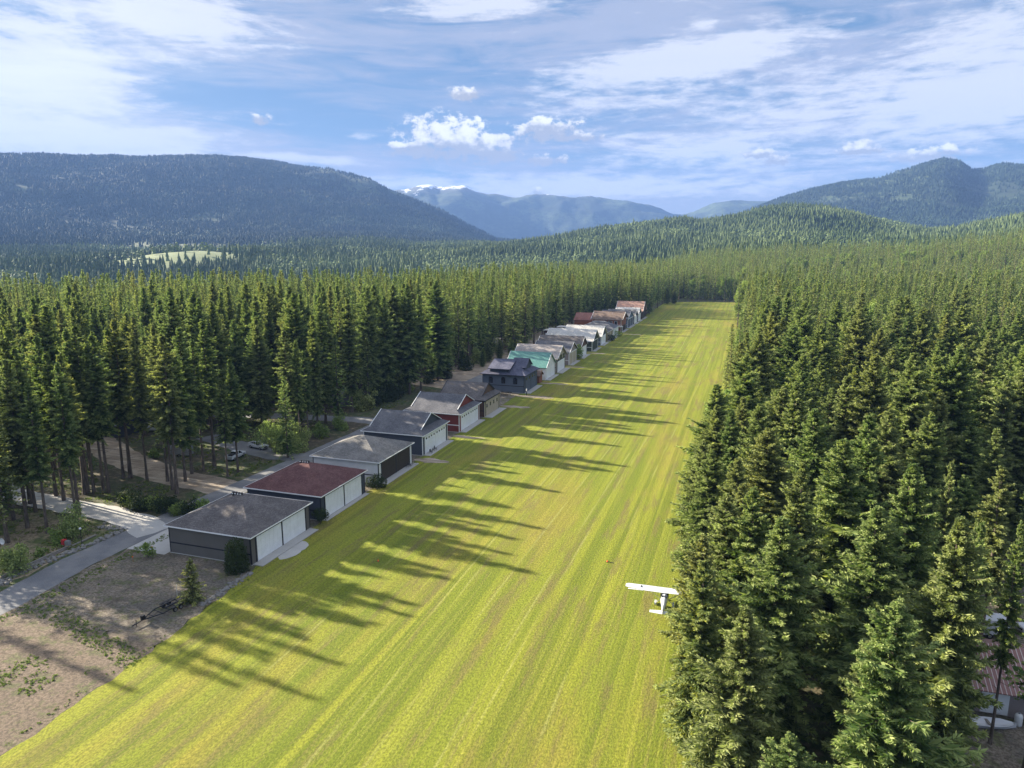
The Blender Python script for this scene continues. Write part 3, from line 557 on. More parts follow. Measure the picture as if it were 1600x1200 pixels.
mFar=foliage('distant_tree_foliage',(.065,.100,.036),(.19,.24,.10),(.10,.12,.045),.25)
mFarD=foliage('mountain_tree_foliage',(.022,.042,.026),(.048,.074,.042),(.03,.045,.028),.12)
mBark,t,b=mat('bark',rough=.9); o=t.coord(); n=t.noise(t.mapv(o,(5,5,.8)),1,5,.7); t.l.new(t.mix(t.ss(n,.3,.7),(.055,.042,.033),(.17,.135,.105)),b.inputs['Base Color']); bump(t,b,n,.7,.05)
mBarkG,_,_=mat('dead_grey_wood',(.27,.24,.21),.9)
# ------------------------------------------------------------------ tree generators (numpy)
def conifer_mesh(seed,H=30.,Rm=3.6,zb=4.,dz=.36,nb=6,st=9,sub=2,w=.17,gap=.0,ragged=.3,name='crown',cone=False):
    g=np.random.default_rng(seed); B=[]
    z=zb
    brs=[]
    while z<H-.25:
        tt=(z-zb)/(H-zb); prof=(1-np.exp(-(1-tt)*(H-zb)/(H*.26)))*(1.-.30*np.exp(-tt*6)); prof=(1-tt)**.9 if cone is True else (prof*(1-cone)+(1-tt)**.9*cone*1.15 if cone else prof)
        k=max(3,int(round(nb*(.55+.45*(1-tt)))))
        a0=g.random()*6.28
        for q in range(k):
            if g.random()<gap: continue
            L=max(.25,Rm*prof*(1-ragged+g.random()*ragged*1.45))
            aa_=a0+q*6.283/k+g.normal()*.25; L*=.62+.76*float(vn(math.cos(aa_)*1.3+seed+5,z*.32+math.sin(aa_)*1.3)); brs.append((z+g.normal()*.12,aa_,L,tt))
        z+=dz*(1.15-.45*tt)
    brs=np.array(brs); n=len(brs); zz,aa,LL,tt=brs.T
    up0=-.30+.95*tt+g.normal(size=n)*.12          # initial slope
    dr=.30*(1-tt)+.08                               # droop
    lump=g.random(n)
    V=[];Fq=[];tone=[]
    s=np.linspace(.13,1.,st)[None,:]**.9
    S=np.repeat(s,n,0)+g.normal(size=(n,st))*.03; S=np.clip(S,.06,1)
    def pos(S_): 
        r_=LL[:,None]*S_; zv=zz[:,None]+LL[:,None]*(up0[:,None]*S_-dr[:,None]*S_**2+.16*S_**4)
        return np.stack([r_*np.cos(aa)[:,None],r_*np.sin(aa)[:,None],zv],-1)
    P=pos(S); 
    h=np.stack([np.cos(aa),np.sin(aa),0*aa],-1)[:,None,:]; sd_=np.stack([-np.sin(aa),np.cos(aa),0*aa],-1)[:,None,:]
    for side in (-1,0,1):
        for q in range(sub):
            ang=(side*.85+g.normal(size=(n,st))*.30+(q-.5*(sub-1))*.28)
            tl=np.maximum(.20,LL[:,None]*(.36-.25*S))*(.7+.6*g.random((n,st)))
            if side==0: tl*=.8
            pit=(-.22+g.normal(size=(n,st))*.28)+.25*tt[:,None]
            d=h*np.cos(ang)[...,None]+sd_*np.sin(ang)[...,None]; d=d*np.cos(pit)[...,None]; d[...,2]+=np.sin(pit)
            base=P+(g.normal(size=P.shape)*.07)
            pr=np.stack([-d[...,1],d[...,0],0*d[...,0]],-1); pr/=np.linalg.norm(pr,axis=-1,keepdims=True)+1e-6
            roll=g.normal(size=(n,st))*1.25; nz=np.cross(d,pr); pr=pr*np.cos(roll)[...,None]+nz*np.sin(roll)[...,None]
            wd=(w+.085*tl)[...,None]*(.7+.6*g.random((n,st,1)))
            v0=base;v1=base+d*tl[...,None]*.45+pr*wd;v2=base+d*tl[...,None];v3=base+d*tl[...,None]*.45-pr*wd
            v2[...,2]+=tl*(.10*g.normal(size=(n,st))+.04)
            V.append(np.stack([v0,v1,v2,v3],2).reshape(-1,3))
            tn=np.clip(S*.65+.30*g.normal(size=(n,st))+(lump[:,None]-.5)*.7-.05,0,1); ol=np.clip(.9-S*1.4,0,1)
            tone.append(np.repeat(np.stack([tn,ol],-1).reshape(-1,2),4,0))
    V=np.concatenate(V);tone=np.concatenate(tone); Fq=np.arange(len(V)).reshape(-1,4)
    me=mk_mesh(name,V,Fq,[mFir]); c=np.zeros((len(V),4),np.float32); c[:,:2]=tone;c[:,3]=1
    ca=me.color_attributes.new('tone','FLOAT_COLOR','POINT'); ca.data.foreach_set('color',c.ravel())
    return me,(zz,aa,LL,up0,dr)
def trunk_mesh(seed,H,info=None,r0=.38,k=7,zb=4.,dead=10,spines=True):
    r0=r0*.68
    g=random.Random(seed); m=MB(); rings=[]; ph=g.random()*6
    for i in range(9):
        u=i/8; zc=-.3+H*.985*u; r_=r0*(1-u)**.85*(1.35 if i==0 else 1)+.02; ox=.18*math.sin(u*5+ph);oy=.15*math.cos(u*4+ph)
        rings.append([(ox*u+r_*math.cos(6.283*j/k),oy*u+r_*math.sin(6.283*j/k),zc) for j in range(k)])
    m.loft(rings)
    for i in range(dead):
        z=2.+(zb-1.)*i/dead+g.random()*.5; a=g.random()*6.28; L=.5+g.random()*1.6; m.tube((0,0,z),(L*math.cos(a),L*math.sin(a),z-.1*L+.25*g.random()),.045,.012,3)
    if info is not None and spines:
        for zz,aa,LL,up,dr in zip(*info):
            c,s=math.cos(aa),math.sin(aa); p=[(LL*q*c,LL*q*s,zz+LL*(up*q-dr*q*q+.16*q**4)) for q in (0,.45,.9)]
            m.cur=0; m.tube(p[0],p[1],.05,.03,3); m.tube(p[1],p[2],.03,.01,3)
    me=m.mesh('trunk',[mBark],False); return me
def leafcloud(seed,centres,n,leaf=.28,m=None,name='crown',hollow=.35,squash=1.):
    g=np.random.default_rng(seed); V=[];tn=[]
    for (cx,cy,cz,r_) in centres:
        k=max(8,int(n*r_*r_)); d=g.normal(size=(k,3)); d/=np.linalg.norm(d,axis=1,keepdims=True); rad=r_*(hollow+(1-hollow)*g.random(k)**.6)
        rad*=1+.18*np.sin(d[:,0]*5+cx*3)*np.cos(d[:,1]*4+cz*2)
        P=np.array([cx,cy,cz])+d*rad[:,None]*np.array([1,1,squash])
        a=g.normal(size=(k,3));a/=np.linalg.norm(a,axis=1,keepdims=True); b_=np.cross(a,d+g.normal(size=(k,3))*.5); b_/=np.linalg.norm(b_,axis=1,keepdims=True)+1e-6
        s=leaf*(.6+.8*g.random((k,1)))
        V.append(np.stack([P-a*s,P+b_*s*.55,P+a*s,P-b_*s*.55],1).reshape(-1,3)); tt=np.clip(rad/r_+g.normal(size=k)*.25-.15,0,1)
        tn.append(np.repeat(tt,4))
    V=np.concatenate(V);tn=np.concatenate(tn); V[:,2]=np.maximum(V[:,2],.03); me=mk_mesh(name,V,np.arange(len(V)).reshape(-1,4),[m or mDec])
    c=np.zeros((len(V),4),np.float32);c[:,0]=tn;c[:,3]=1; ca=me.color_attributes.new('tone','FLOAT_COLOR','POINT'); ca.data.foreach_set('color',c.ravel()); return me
def joined(name,crown,trunk):
    """one mesh with crown + trunk (for the far instances)"""
    n1=len(crown.vertices);n2=len(trunk.vertices)
    a=np.empty(n1*3,np.float32);crown.vertices.foreach_get('co',a);b_=np.empty(n2*3,np.float32);trunk.vertices.foreach_get('co',b_)
    Fs=[list(p.vertices) for p in crown.polygons]; Fs+= [[v+n1 for v in p.vertices] for p in trunk.polygons]
    me=mk_mesh(name,np.concatenate([a,b_]).reshape(-1,3),Fs,[crown.materials[0],trunk.materials[0]],[0]*len(crown.polygons)+[1]*len(trunk.polygons))
    c=np.zeros((n1+n2,4),np.float32); q=np.empty(n1*4,np.float32); crown.color_attributes['tone'].data.foreach_get('color',q); c[:n1]=q.reshape(-1,4)
    ca=me.color_attributes.new('tone','FLOAT_COLOR','POINT'); ca.data.foreach_set('color',c.ravel()); return me
TH=30.
HI=[]   # (crown,trunk) near prototypes
for sd_,zb,Rm,rg,gp in ((11,2.0,4.3,.45,.10),(12,9.0,3.2,.55,.20),(13,4.5,3.7,.55,.18),(14,1.2,5.0,.45,.08),(15,11.5,3.1,.6,.28),(16,5.5,2.9,.5,.18),(17,9.,2.2,.7,.72)):
    cm,info=conifer_mesh(sd_,TH,Rm,zb,.34,7,15,3,.04,gp,rg); HI.append((cm,trunk_mesh(sd_,TH,info,zb=zb,dead=14)))
MID=[]
for sd_,zb,Rm,rg,gp in ((21,2.5,3.5,.4,.08),(22,7,2.9,.5,.15),(23,4,2.7,.5,.12),(24,9,2.6,.5,.2)):
    cm,info=conifer_mesh(sd_,TH,Rm,zb,.62,6,6,1,.15,gp,rg,cone=.45); MID.append(joined('fir_mid',cm,trunk_mesh(sd_,TH,None,zb=zb,dead=5,k=5)))
LOW=[]
for sd_,zb,Rm in ((31,2.5,3.4),(32,5,2.8),(33,3,2.5)):
    cm,info=conifer_mesh(sd_,TH,Rm,zb,1.05,5,3,1,.30,.12,.5,cone=.8); LOW.append(joined('fir_low',cm,trunk_mesh(sd_,TH,None,zb=zb,dead=0,k=4)))
def dec_centres(seed,H,Rm):
    g=random.Random(seed); cs=[]
    for i in range(16):
        u=g.random(); z=H*(.32+.6*u); rr=Rm*(1-.75*abs(u-.35)**1.2)*g.random()**.5*.75; a=g.random()*6.28; cs.append((rr*math.cos(a),rr*math.sin(a),z,Rm*(.25+.22*g.random())))
    return cs
DEC=[]
for sd_ in (41,42,43):
    cs=dec_centres(sd_,16,4.2); cm=leafcloud(sd_,cs,150,.26); tm=MB(); tm.tube((0,0,-.2),(0,0,12),.22,.06,6)
    for c_ in cs[:9]: tm.tube((0,0,c_[2]*.6),(c_[0],c_[1],c_[2]),.07,.02,4)
    DEC.append((cm,tm.mesh('trunk',[mBark])))
# ------------------------------------------------------------------ forest layout
def dseg(x,y,line):
    best=np.full(np.shape(x),1e9)
    for (x0,y0),(x1,y1) in zip(line[:-1],line[1:]):
        dx,dy=x1-x0,y1-y0; u=np.clip(((x-x0)*dx+(y-y0)*dy)/(dx*dx+dy*dy),0,1); best=np.minimum(best,np.hypot(x-x0-u*dx,y-y0-u*dy))
    return best
def grid(x0,x1,y0,y1,s,seed,j=.42):
    g=np.random.default_rng(seed); xs=np.arange(x0,x1,s);ys=np.arange(y0,y1,s); Xg,Yg=np.meshgrid(xs,ys); Xg=Xg+(np.arange(len(ys))%2)[:,None]*s/2
    return (Xg+g.uniform(-j,j,Xg.shape)*s).ravel(),(Yg+g.uniform(-j,j,Yg.shape)*s).ravel()
def proj_np(x,y,z):
    zz=z-CH; fx=-math.sin(YAW)*x+math.cos(YAW)*y; r_=math.cos(YAW)*x+math.sin(YAW)*y
    fw=fx*math.cos(PITCH)-zz*math.sin(PITCH); up=fx*math.sin(PITCH)+zz*math.cos(PITCH); fw=np.where(np.abs(fw)<1,1,fw); return 800+F*r_/fw,600-F*up/fw,fw
trees=[]   # x,y,height,kind('c'/'d'),flag
# hand-placed trunks seen in the yard on the left
for px,py,h in [(14,797,34),(39,790,33),(48,787,35),(56,800,32),(74,833,27),(124,806,31),(133,772,34),(138,771,30),(147,771,35),(162,770,31),(170,769,33),(193,747,33),(204,747,35),(270,765,30),(277,771,33),(290,752,28),(262,752,34),(300,740,33),(318,735,30),(335,728,34),(356,745,22),(372,738,26),(230,752,31),(100,782,30),(88,775,33),(450,735-20,20),(470,700,27),(482,690,24),(455,700,30)]:
    x,y=at(px,py); trees.append((x,y,h,'c',1))
# shade trees standing just left of the view
for x,y,h in [(-124,80,33),(-128,74,35),(-133,78,33),(-121,88,31),(-144,68,33),(-127,90,34),(-138,86,35),(-134,84,34),(-148,82,33),(-139,80,35),(-136,73,34),(-155,86,34),(-118,82,27),(-114,92,30),(-133,92,33),(-141,89,35)]:
    trees.append((x,y,h,'c',1))
hx,hy=[t_[0] for t_ in trees],[t_[1] for t_ in trees]
gx_,gy_=grid(-640,-98,86,900,7.2,101); k=np.ones(len(gx_),bool)
for d_,wd in zip([ROAD]+DRV,(8.5,6.5,7.5,6,6.5,7,5)): k&=dseg(gx_,gy_,d_)>wd
k&=~((gx_>-128)&(gy_<150)&(vn(gx_/9,gy_/9)>.35))&~((gx_>-118)&(gy_<150))&~((gx_>-108)&(gy_<215)); k&=~((gx_>-150)&(gy_<112)); k&=~((gx_>-118)&(gy_>225)&(gy_<480)&(gx_>-104-6*np.sin(gy_*.05)))
k&=~((np.hypot(gx_+114,gy_-138)<7))&~(np.hypot(gx_+117,gy_-331)<9)&~(np.hypot(gx_+162,gy_-145)<9)&~(np.hypot(gx_+123,gy_-194)<7)
k&=~((gx_>-170)&(gy_<165)&(fbm(gx_/22,gy_/22,2)>.3))&~((gy_>500)&(gx_>-72)&(gy_<690))
dl=np.min(np.hypot(gx_[:,None]-np.array(hx)[None],gy_[:,None]-np.array(hy)[None]),1)>4; k&=dl
k&=~((gx_>-101)&(gy_>200)&(gy_<520))
for x,y in zip(gx_[k],gy_[k]): trees.append((x,y,float(np.clip(31.5+4.0*fbm(x/55,y/55,3)+rng.normal()*4.4,17,37.5)),'c',0))
# beyond the far end of the strip
gx_,gy_=grid(-98,6,688,1150,6.5,102); k=np.ones(len(gx_),bool)
for x,y in zip(gx_[k],gy_[k]): trees.append((x,y,float(np.clip(30+4*fbm(x/55,y/55,3)+rng.normal()*5,14,38)),'d' if rng.random()<(.5 if fbm(x/70,y/70,3)>.25 else .04) else 'c',0))
gx_,gy_=grid(-100,-72,522,690,6.5,107)
for x,y in zip(gx_,gy_): trees.append((x,y,float(30+rng.normal()*3),'c',0))
# right-hand wood
for x,y,h in [(11.6,53.2,25),(1.5,57,21),(-2.2,64,21.5),(4.5,68,25),(-2.6,71,21),(-.6,78.5,23),(1.0,86,22),(2,76,25),(7,80,27),(13,71,26),(.4,93.6,23),(-3.2,101.5,21.5),(4,99,26),(3,110,27),(-1,118,24),(12,88,28),(17.5,80,28),(18.5,66,27.5),(22,72.5,25),(16,98,29),(20,107,28),(10,104,28),(28.5,73.,27),(8.5,118,29),(12,60,19),(5,50,15),(22.5,86,27),(29.5,92.5,25),(27,97,22),(26.5,76.5,24),(33,78,20),(24.5,82,22),(-4.8,108,21),(-3.5,121,24),(-4,129,26)]:
    trees.append((x,y,h,'c',2))
R0=np.array([(t_[0],t_[1]) for t_ in trees if t_[4]==2])
gx_,gy_=grid(-1.5,700,62,1150,7.0,103); k=~((gx_>16)&(gx_<58)&(gy_>60)&(gy_<114))&~((gy_<124)&(gx_<26))
k&=(np.min(np.hypot(gx_[:,None]-R0[None,:,0],gy_[:,None]-R0[None,:,1]),1)>4.2)
k&=~((fbm(gx_/26+9,gy_/26,2)>.42))&~((gx_<4)&(fbm(gy_/14+2,gy_*0+3.3,2)>.12)&(gy_>125)&(gx_<.5))
for x,y in zip(gx_[k],gy_[k]): 
    kd='d' if (y>140 and rng.random()<(.55 if (y>330 and fbm(x/70,y/70,3)>.22) else .035)) else 'c'; trees.append((x,y,float((26.5+min(3,max(0,(y-150)/60))+3.5*fbm(x/45,y/45,3)+np.clip(rng.normal()*(4.4 if y<300 else 5.5),-11,8))),kd,0))
gx_,gy_=grid(-4,16,20,50,6.5,105)
A=np.array([(t_[0],t_[1],t_[2],t_[3]=='d',t_[4]) for t_ in trees],float)
rr=np.hypot(A[:,0],A[:,1]); u,v,fw=proj_np(A[:,0],A[:,1],A[:,2]*.8)
inview=(fw>5)&(u>-160)&(u<1780)
shadow=(A[:,0]<-110)&(A[:,0]>-330)&(A[:,1]>40)&(A[:,1]<420)
keep0=(rr<560)|(np.random.default_rng(8).random(len(rr))<.76); keep=keep0&(inview|shadow|(A[:,4]>0))&(rr<1150)&(A[:,1]>40); A=A[keep];rr=rr[keep];u=u[keep];fw=fw[keep]
tz=terr(A[:,0],A[:,1])
strict=(u>-8)&(u<1608)&(fw>5)
size=A[:,2]/np.maximum(fw,1)*strict
order=np.argsort(-size*(A[:,3]==0)); indiv=set(order[:298].tolist())
decs=[i for i in range(len(A)) if A[i,3]==1]; decs=sorted(decs,key=lambda i:-size[i]); di=set(decs[:25])
# ---- labels for single trees
def rank_label(x,y):
    if x<-60:
        if y<92: return 'conifer beside the near yard, left of the asphalt road','conifers in the yard by the road'
        if y<118: return 'conifer with bare lower trunk along the pale concrete driveway','conifers beside the concrete driveway'
        if y<150: return 'tall conifer near the parked white pickups','conifers round the parked pickups'
        if y<180: return 'tall conifer beside the upper side road','conifers by the upper side road'
        if y<215: return 'tall conifer behind the red and cream hangars','conifers behind the red and cream hangars'
        if y<260: return 'tall conifer behind the blue-grey hangar','conifers behind the blue-grey hangar'
        return 'tall conifer in the wood behind the farther hangars','conifers behind the farther hangars'
    if x<5: return 'conifer in the edge row against the right side of the runway','conifers in the right runway edge'
    if y<90: return 'large near conifer around the red-roofed workshop','near conifers at lower right'
    if y<130: return 'tall conifer behind the red-roofed workshop and airplane','conifers behind the workshop'
    return 'sunlit conifer inside the wood right of the runway','conifers inside the right-hand wood'
special={(11.6,53.2):'single bright yellow-green conifer standing lowest and nearest at lower right',(-3.2,101.5):'dark conifer whose branches reach over the airplane from above',(-4.8,108):'pointed dark conifer leaning clear of the wood over the grass strip'}
gr=random.Random(3)
pts=[];pidx=[];prot=[];pscl=[]
for i in range(len(A)):
    x,y,h,isd,fl=A[i]
    if i in indiv or (isd and i in di):
        lab,grp=rank_label(x,y)
        for (sx_,sy_),sl in special.items():
            if abs(sx_-x)<.01 and abs(sy_-y)<.01: lab=sl;grp=None
        if isd:
            cm,tm=DEC[gr.randrange(3)]; s=gr.uniform(.8,1.15); nm='broadleaf_tree'; lab='pale green broadleaf tree among the conifers right of the runway'; grp='broadleaf trees in the right-hand wood'
        else:
            s=h/TH
            if x<-60: ch=gr.choice([1,4,4]) if (fl==1) else gr.choice([1,4,1,4,5,2]) if y<150 else gr.choice([0,1,2,5,5,2])
            else: ch=gr.choice([0,3,0,3,2]) if y<100 else gr.choice([0,3,2,5,0])
            if (abs(x-11.6)<.01): ch=3
            if gr.random()<.035 and fl<1: ch=6
            if x>19 and y<94: ch=4
            cm,tm=HI[ch]; nm='conifer_tree'
        t_=thing(nm,lab,'tree',(x,y,float(tz[i])),gr.random()*6.28,grp); q_=gr.uniform(.9,1.2) if x<-60 else (.72 if (x>19 and y<92) else gr.uniform(1.02,1.35)); t_.scale=(s*q_,s*q_*gr.uniform(.92,1.08),s)
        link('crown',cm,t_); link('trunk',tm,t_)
    else:
        pts.append((x,y,tz[i])); prot.append(gr.random()*6.28)
        if isd: pidx.append(7+gr.randrange(3)); q_=gr.uniform(.85,1.2)*(1.45 if rr[i]>300 else 1); pscl.append((q_,q_,q_))
        else:
            s=h/TH; ws=s*gr.uniform(.95,1.45); pscl.append((ws,ws,s))
            pidx.append(gr.randrange(4) if rr[i]<600 else 4+gr.randrange(3))
def scatter(name,pts,idx,rot,scl,protos,label=None):
    pc=bpy.data.collections.new(name+'_protos')
    for k_,me in enumerate(protos):
        o_=bpy.data.objects.new('p%02d_%s'%(k_,name),me); pc.objects.link(o_)
    me=bpy.data.meshes.new(name); me.vertices.add(len(pts)); me.vertices.foreach_set('co',np.array(pts,np.float32).ravel())
    a=me.attributes.new('pick','INT','POINT'); a.data.foreach_set('value',np.array(idx,np.int32))
    a=me.attributes.new('rot','FLOAT_VECTOR','POINT'); a.data.foreach_set('vector',np.stack([np.zeros(len(rot)),np.zeros(len(rot)),np.array(rot)],-1).astype(np.float32).ravel())
    a=me.attributes.new('scl','FLOAT_VECTOR','POINT'); a.data.foreach_set('vector',np.array(scl,np.float32).ravel())
    o_=link(name,me); tag(o_,label,kind='stuff')
    ng=bpy.data.node_groups.new(name+'_nodes','GeometryNodeTree'); ng.interface.new_socket('Geometry',in_out='INPUT',socket_type='NodeSocketGeometry'); ng.interface.new_socket('Geometry',in_out='OUTPUT',socket_type='NodeSocketGeometry')
    N=ng.nodes;Lk=ng.links; gi=N.new('NodeGroupInput');go=N.new('NodeGroupOutput'); ip=N.new('GeometryNodeInstanceOnPoints'); ci=N.new('GeometryNodeCollectionInfo'); ci.inputs['Collection'].default_value=pc; ci.inputs['Separate Children'].default_value=True; ci.inputs['Reset Children'].default_value=True
    def na(nm,ty): q=N.new('GeometryNodeInputNamedAttribute'); q.data_type=ty; q.inputs['Name'].default_value=nm; return q.outputs['Attribute']
    Lk.new(gi.outputs[0],ip.inputs['Points']); Lk.new(ci.outputs[0],ip.inputs['Instance']); ip.inputs['Pick Instance'].default_value=True
    Lk.new(na('pick','INT'),ip.inputs['Instance Index']); Lk.new(na('rot','FLOAT_VECTOR'),ip.inputs['Rotation']); Lk.new(na('scl','FLOAT_VECTOR'),ip.inputs['Scale'])
    Lk.new(ip.outputs[0],go.inputs[0]); md=o_.modifiers.new('scatter','NODES'); md.node_group=ng; return o_
DECJ=[joined('dec',a_,b_) for a_,b_ in DEC]
scatter('forest',pts,pidx,prot,pscl,MID+LOW+DECJ,'dense conifer forest filling both sides of the runway behind the nearest trees')
# ------------------------------------------------------------------ far forest merged (cones)
def far_forest(name,r0,r1,spc,seed,tiers,lab,hs=1.,amin=-52,amax=52,fm=None):
    g=np.random.default_rng(seed); n=int((R(amax-amin)/2)*(r1*r1-r0*r0)/(spc*spc)*.86)
    a=-YAW+R(amin)+g.random(n)*R(amax-amin); r_=np.sqrt(r0*r0+g.random(n)*(r1*r1-r0*r0)); x=r_*np.sin(a);y=r_*np.cos(a)
    k=((in_field(x,y)>1.05)|(g.random(n)<.05))&~(clearcut(x,y)&(g.random(n)<.86)); uu,vv,_=proj_np(x,y,0*x); k&=(uu>-140)&(uu<1760)
    if r0<1500: k&=~((x>-640)&(x<700)&(y<1150)&(r_<1150))
    x=x[k];y=y[k];r_=r_[k];n=len(x); z=terr(x,y); h=(25+5*fbm(x/200,y/200,3)+g.normal(size=n)*3.5)*hs; h=np.maximum(h,8)
    dn=fbm(x/170+7,y/170,3)+g.normal(size=n)*.16; isd=dn>np.where((x<-350)&(r_<2400),.02,.26)
    w_=(3.3+g.random(n)*2.0)*(1.+.2*(r_>3000)); V=[];Fc=[];tone=[];base=0; ks=5
    tn=np.clip(.36+.75*fbm(x/210,y/210,4)+g.normal(size=n)*.20+.34*isd,0,1)
    for q in range(tiers):
        zb=h*(.12+.80*q/tiers) if tiers>1 else h*.08; zt=h*(min(1.,.12+.80*(q+1.9)/tiers)) if tiers>1 else h; ww=w_*(1-.72*q/tiers)
        zt=np.where(q==tiers-1,h,zt)
        ph=g.random(n)*6.28
        if tiers>1: ww=np.where(isd,[w_*1.2,w_*1.35,w_*.9][min(q,2)],ww); 
        pts_=[]
        for j in range(ks):
            rj=ww*(.75+.5*g.random(n)); aj=ph+6.283*j/ks; pts_.append(np.stack([x+rj*np.cos(aj),y+rj*np.sin(aj),z+zb+g.normal(size=n)*.5],-1))
        jx=np.where(isd,1.2,.25)
        apex=np.stack([x+g.normal(size=n)*jx,y+g.normal(size=n)*jx,z+np.where(isd,h*.78*(.55+.45*(q+1)/tiers)+0*x,zt)],-1)
        P=np.stack(pts_+[apex],1) # n,6,3
        V.append(P.reshape(-1,3)); ix=base+np.arange(n)[:,None]*(ks+1); base+=n*(ks+1)
        for j in range(ks): Fc.append(np.concatenate([ix+j,ix+(j+1)%ks,ix+ks],1))
        tone.append(np.repeat(tn,ks+1))
    V=np.concatenate(V);Fc=np.concatenate(Fc);tone=np.concatenate(tone); me=mk_mesh(name,V,Fc,[fm or mFar])
    c=np.zeros((len(V),4),np.float32); c[:,0]=tone; c[:,3]=1; ca=me.color_attributes.new('tone','FLOAT_COLOR','POINT'); ca.data.foreach_set('color',c.ravel())
    o_=link(name,me); tag(o_,lab,kind='stuff'); return o_
far_forest('valley_forest',470,2700,8.2,201,3,'mixed forest covering the valley floor and low hills')
far_forest('hillside_forest',2700,4300,10.5,202,2,'conifer forest on the lower mountain slopes',.85,fm=mFarD)
far_forest('mountain_forest',4300,5900,12.5,203,1,'distant conifer forest on the mountain flanks',.72,fm=mFarD)
# ------------------------------------------------------------------ vehicles, airplane and small things
mCar,_,_=mat('white_car_paint',(.58,.59,.60),.25,0,.6); mTyre,_,_=mat('tyre_rubber',(.018,.018,.019),.85); mRim,_,_=mat('wheel_metal',(.42,.42,.43),.35,.8); mBlk,_,_=mat('black_plastic',(.02,.02,.022),.5)
mRed,_,_=mat('red_paint',(.42,.03,.03),.5); mOrg,_,_=mat('orange_paint',(.85,.16,.02),.6); mGalv,_,_=mat('galvanised_steel',(.36,.37,.38),.45,.7); mFrame,_,_=mat('black_steel',(.022,.024,.03),.45,.4); mLamp,_,_=mat('lens',(.8,.8,.78),.15,0,.8)
mGrey,_,_=mat('weathered_grey_wood',(.22,.20,.17),.9); mDirtW,_,_=mat('white_plastic',(.66,.66,.64),.4)
def rr_ring(x,w_,z0,z1,b=.09,tw=0):
    w0=w_/2;w1=w_/2-tw
    return [(x,-w0+b,z0),(x,w0-b,z0),(x,w0,z0+b),(x,w1,z1-b),(x,w1-b,z1),(x,-w1+b,z1),(x,-w1,z1-b),(x,-w0,z0+b)]
def wheel(L,x,y,r=.38,wd=.26,name='wheel'):
    o_=MB().tube((x,y-wd/2,r),(x,y+wd/2,r),r,k=16).build(name,mTyre,L); s=1 if y>0 else -1
    MB().tube((x,y+s*wd/2-.02*s,r),(x,y+s*(wd/2+.012),r),r*.62,k=12).build('rim',mRim,o_)
def truck(label,loc,rz,bed=True,load=False):
    L=thing('pickup_truck' if bed else 'sport_utility_car',label,'pickup' if bed else 'car',loc,rz)
    m=MB(); m.loft([rr_ring(2.85,1.75,.50,.98),rr_ring(2.78,1.9,.42,1.08),rr_ring(1.35,1.96,.40,1.14),rr_ring(-2.6,1.96,.42,1.12),rr_ring(-2.8,1.9,.5,1.10)]); m.build('body',mCar,L,smooth=False)
    ce=-.75 if bed else -2.5
    MB().loft([rr_ring(1.45,1.74,1.08,1.16,.03,.02),rr_ring(.65,1.72,1.08,1.78,.05,.16),rr_ring(ce+.15,1.72,1.08,1.80,.05,.16),rr_ring(ce-.12,1.74,1.08,1.16,.03,.02)]).build('window',mGl,L)
    MB().loft([rr_ring(.62,1.44,1.79,1.84,.02),rr_ring(.3,1.48,1.79,1.88,.03),rr_ring(ce+.3,1.48,1.79,1.88,.03),rr_ring(ce+.12,1.44,1.79,1.84,.02)]).build('cab_roof',mCar,L)
    for yy in (-.80,.80):
        for xx in (.0,-.62 if bed else -1.2): MB().prism([(xx,yy*1.13,1.1),(xx+.12,yy*1.13,1.1),(xx+.12,yy*.95,1.82),(xx,yy*.95,1.82)],[(xx,yy*1.05,1.1),(xx+.12,yy*1.05,1.1),(xx+.12,yy*.9,1.82),(xx,yy*.9,1.82)]).build('door_pillar',mCar,L)
    if bed:
        q=MB(); q.box(-2.68,-.95,-.8,.8,1.125,1.135); q.build('truck_bed',mBlk,L)
        for y0_,y1_ in ((-.97,-.82),(.82,.97)): MB().box(-2.72,-.9,y0_,y1_,1.12,1.3).build('bed_rail',mCar,L)
        MB().box(-2.8,-2.7,-.95,.95,.7,1.3).build('tailgate',mCar,L)
        if load: 
            MB().box(-2.3,-1.2,-.55,.4,1.14,1.55).build('load',mBlk,L)
    for yy in (-.68,.68): MB().box(2.80,2.87,yy-.2,yy+.2,.76,.94).build('headlight',mLamp,L)
    MB().box(2.83,2.88,-.45,.45,.62,.9).build('grille',mBlk,L); MB().box(2.8,2.95,-.92,.92,.42,.6).build('bumper',mRim,L); MB().box(-2.95,-2.8,-.9,.9,.45,.62).build('bumper',mRim,L)
    for xx in (1.85,-1.75):
        for yy in (-.86,.86): wheel(L,xx,yy)
    for yy in (-.99,.99): MB().box(.95,1.1,yy-.1,yy+.1,1.12,1.28).build('mirror',mBlk,L)
    return L
truck('white pickup with a dark load in its bed, parked under the trees nearer the camera',(-114.2,135.5,.03),R(95),True,True)
truck('white pickup facing right on the asphalt side road, farther from the camera',(-114.6,144.4,.03),R(-14),True)
truck('white car half hidden by trees behind the red-roofed workshop',(39.5,103,.03),R(200),False)
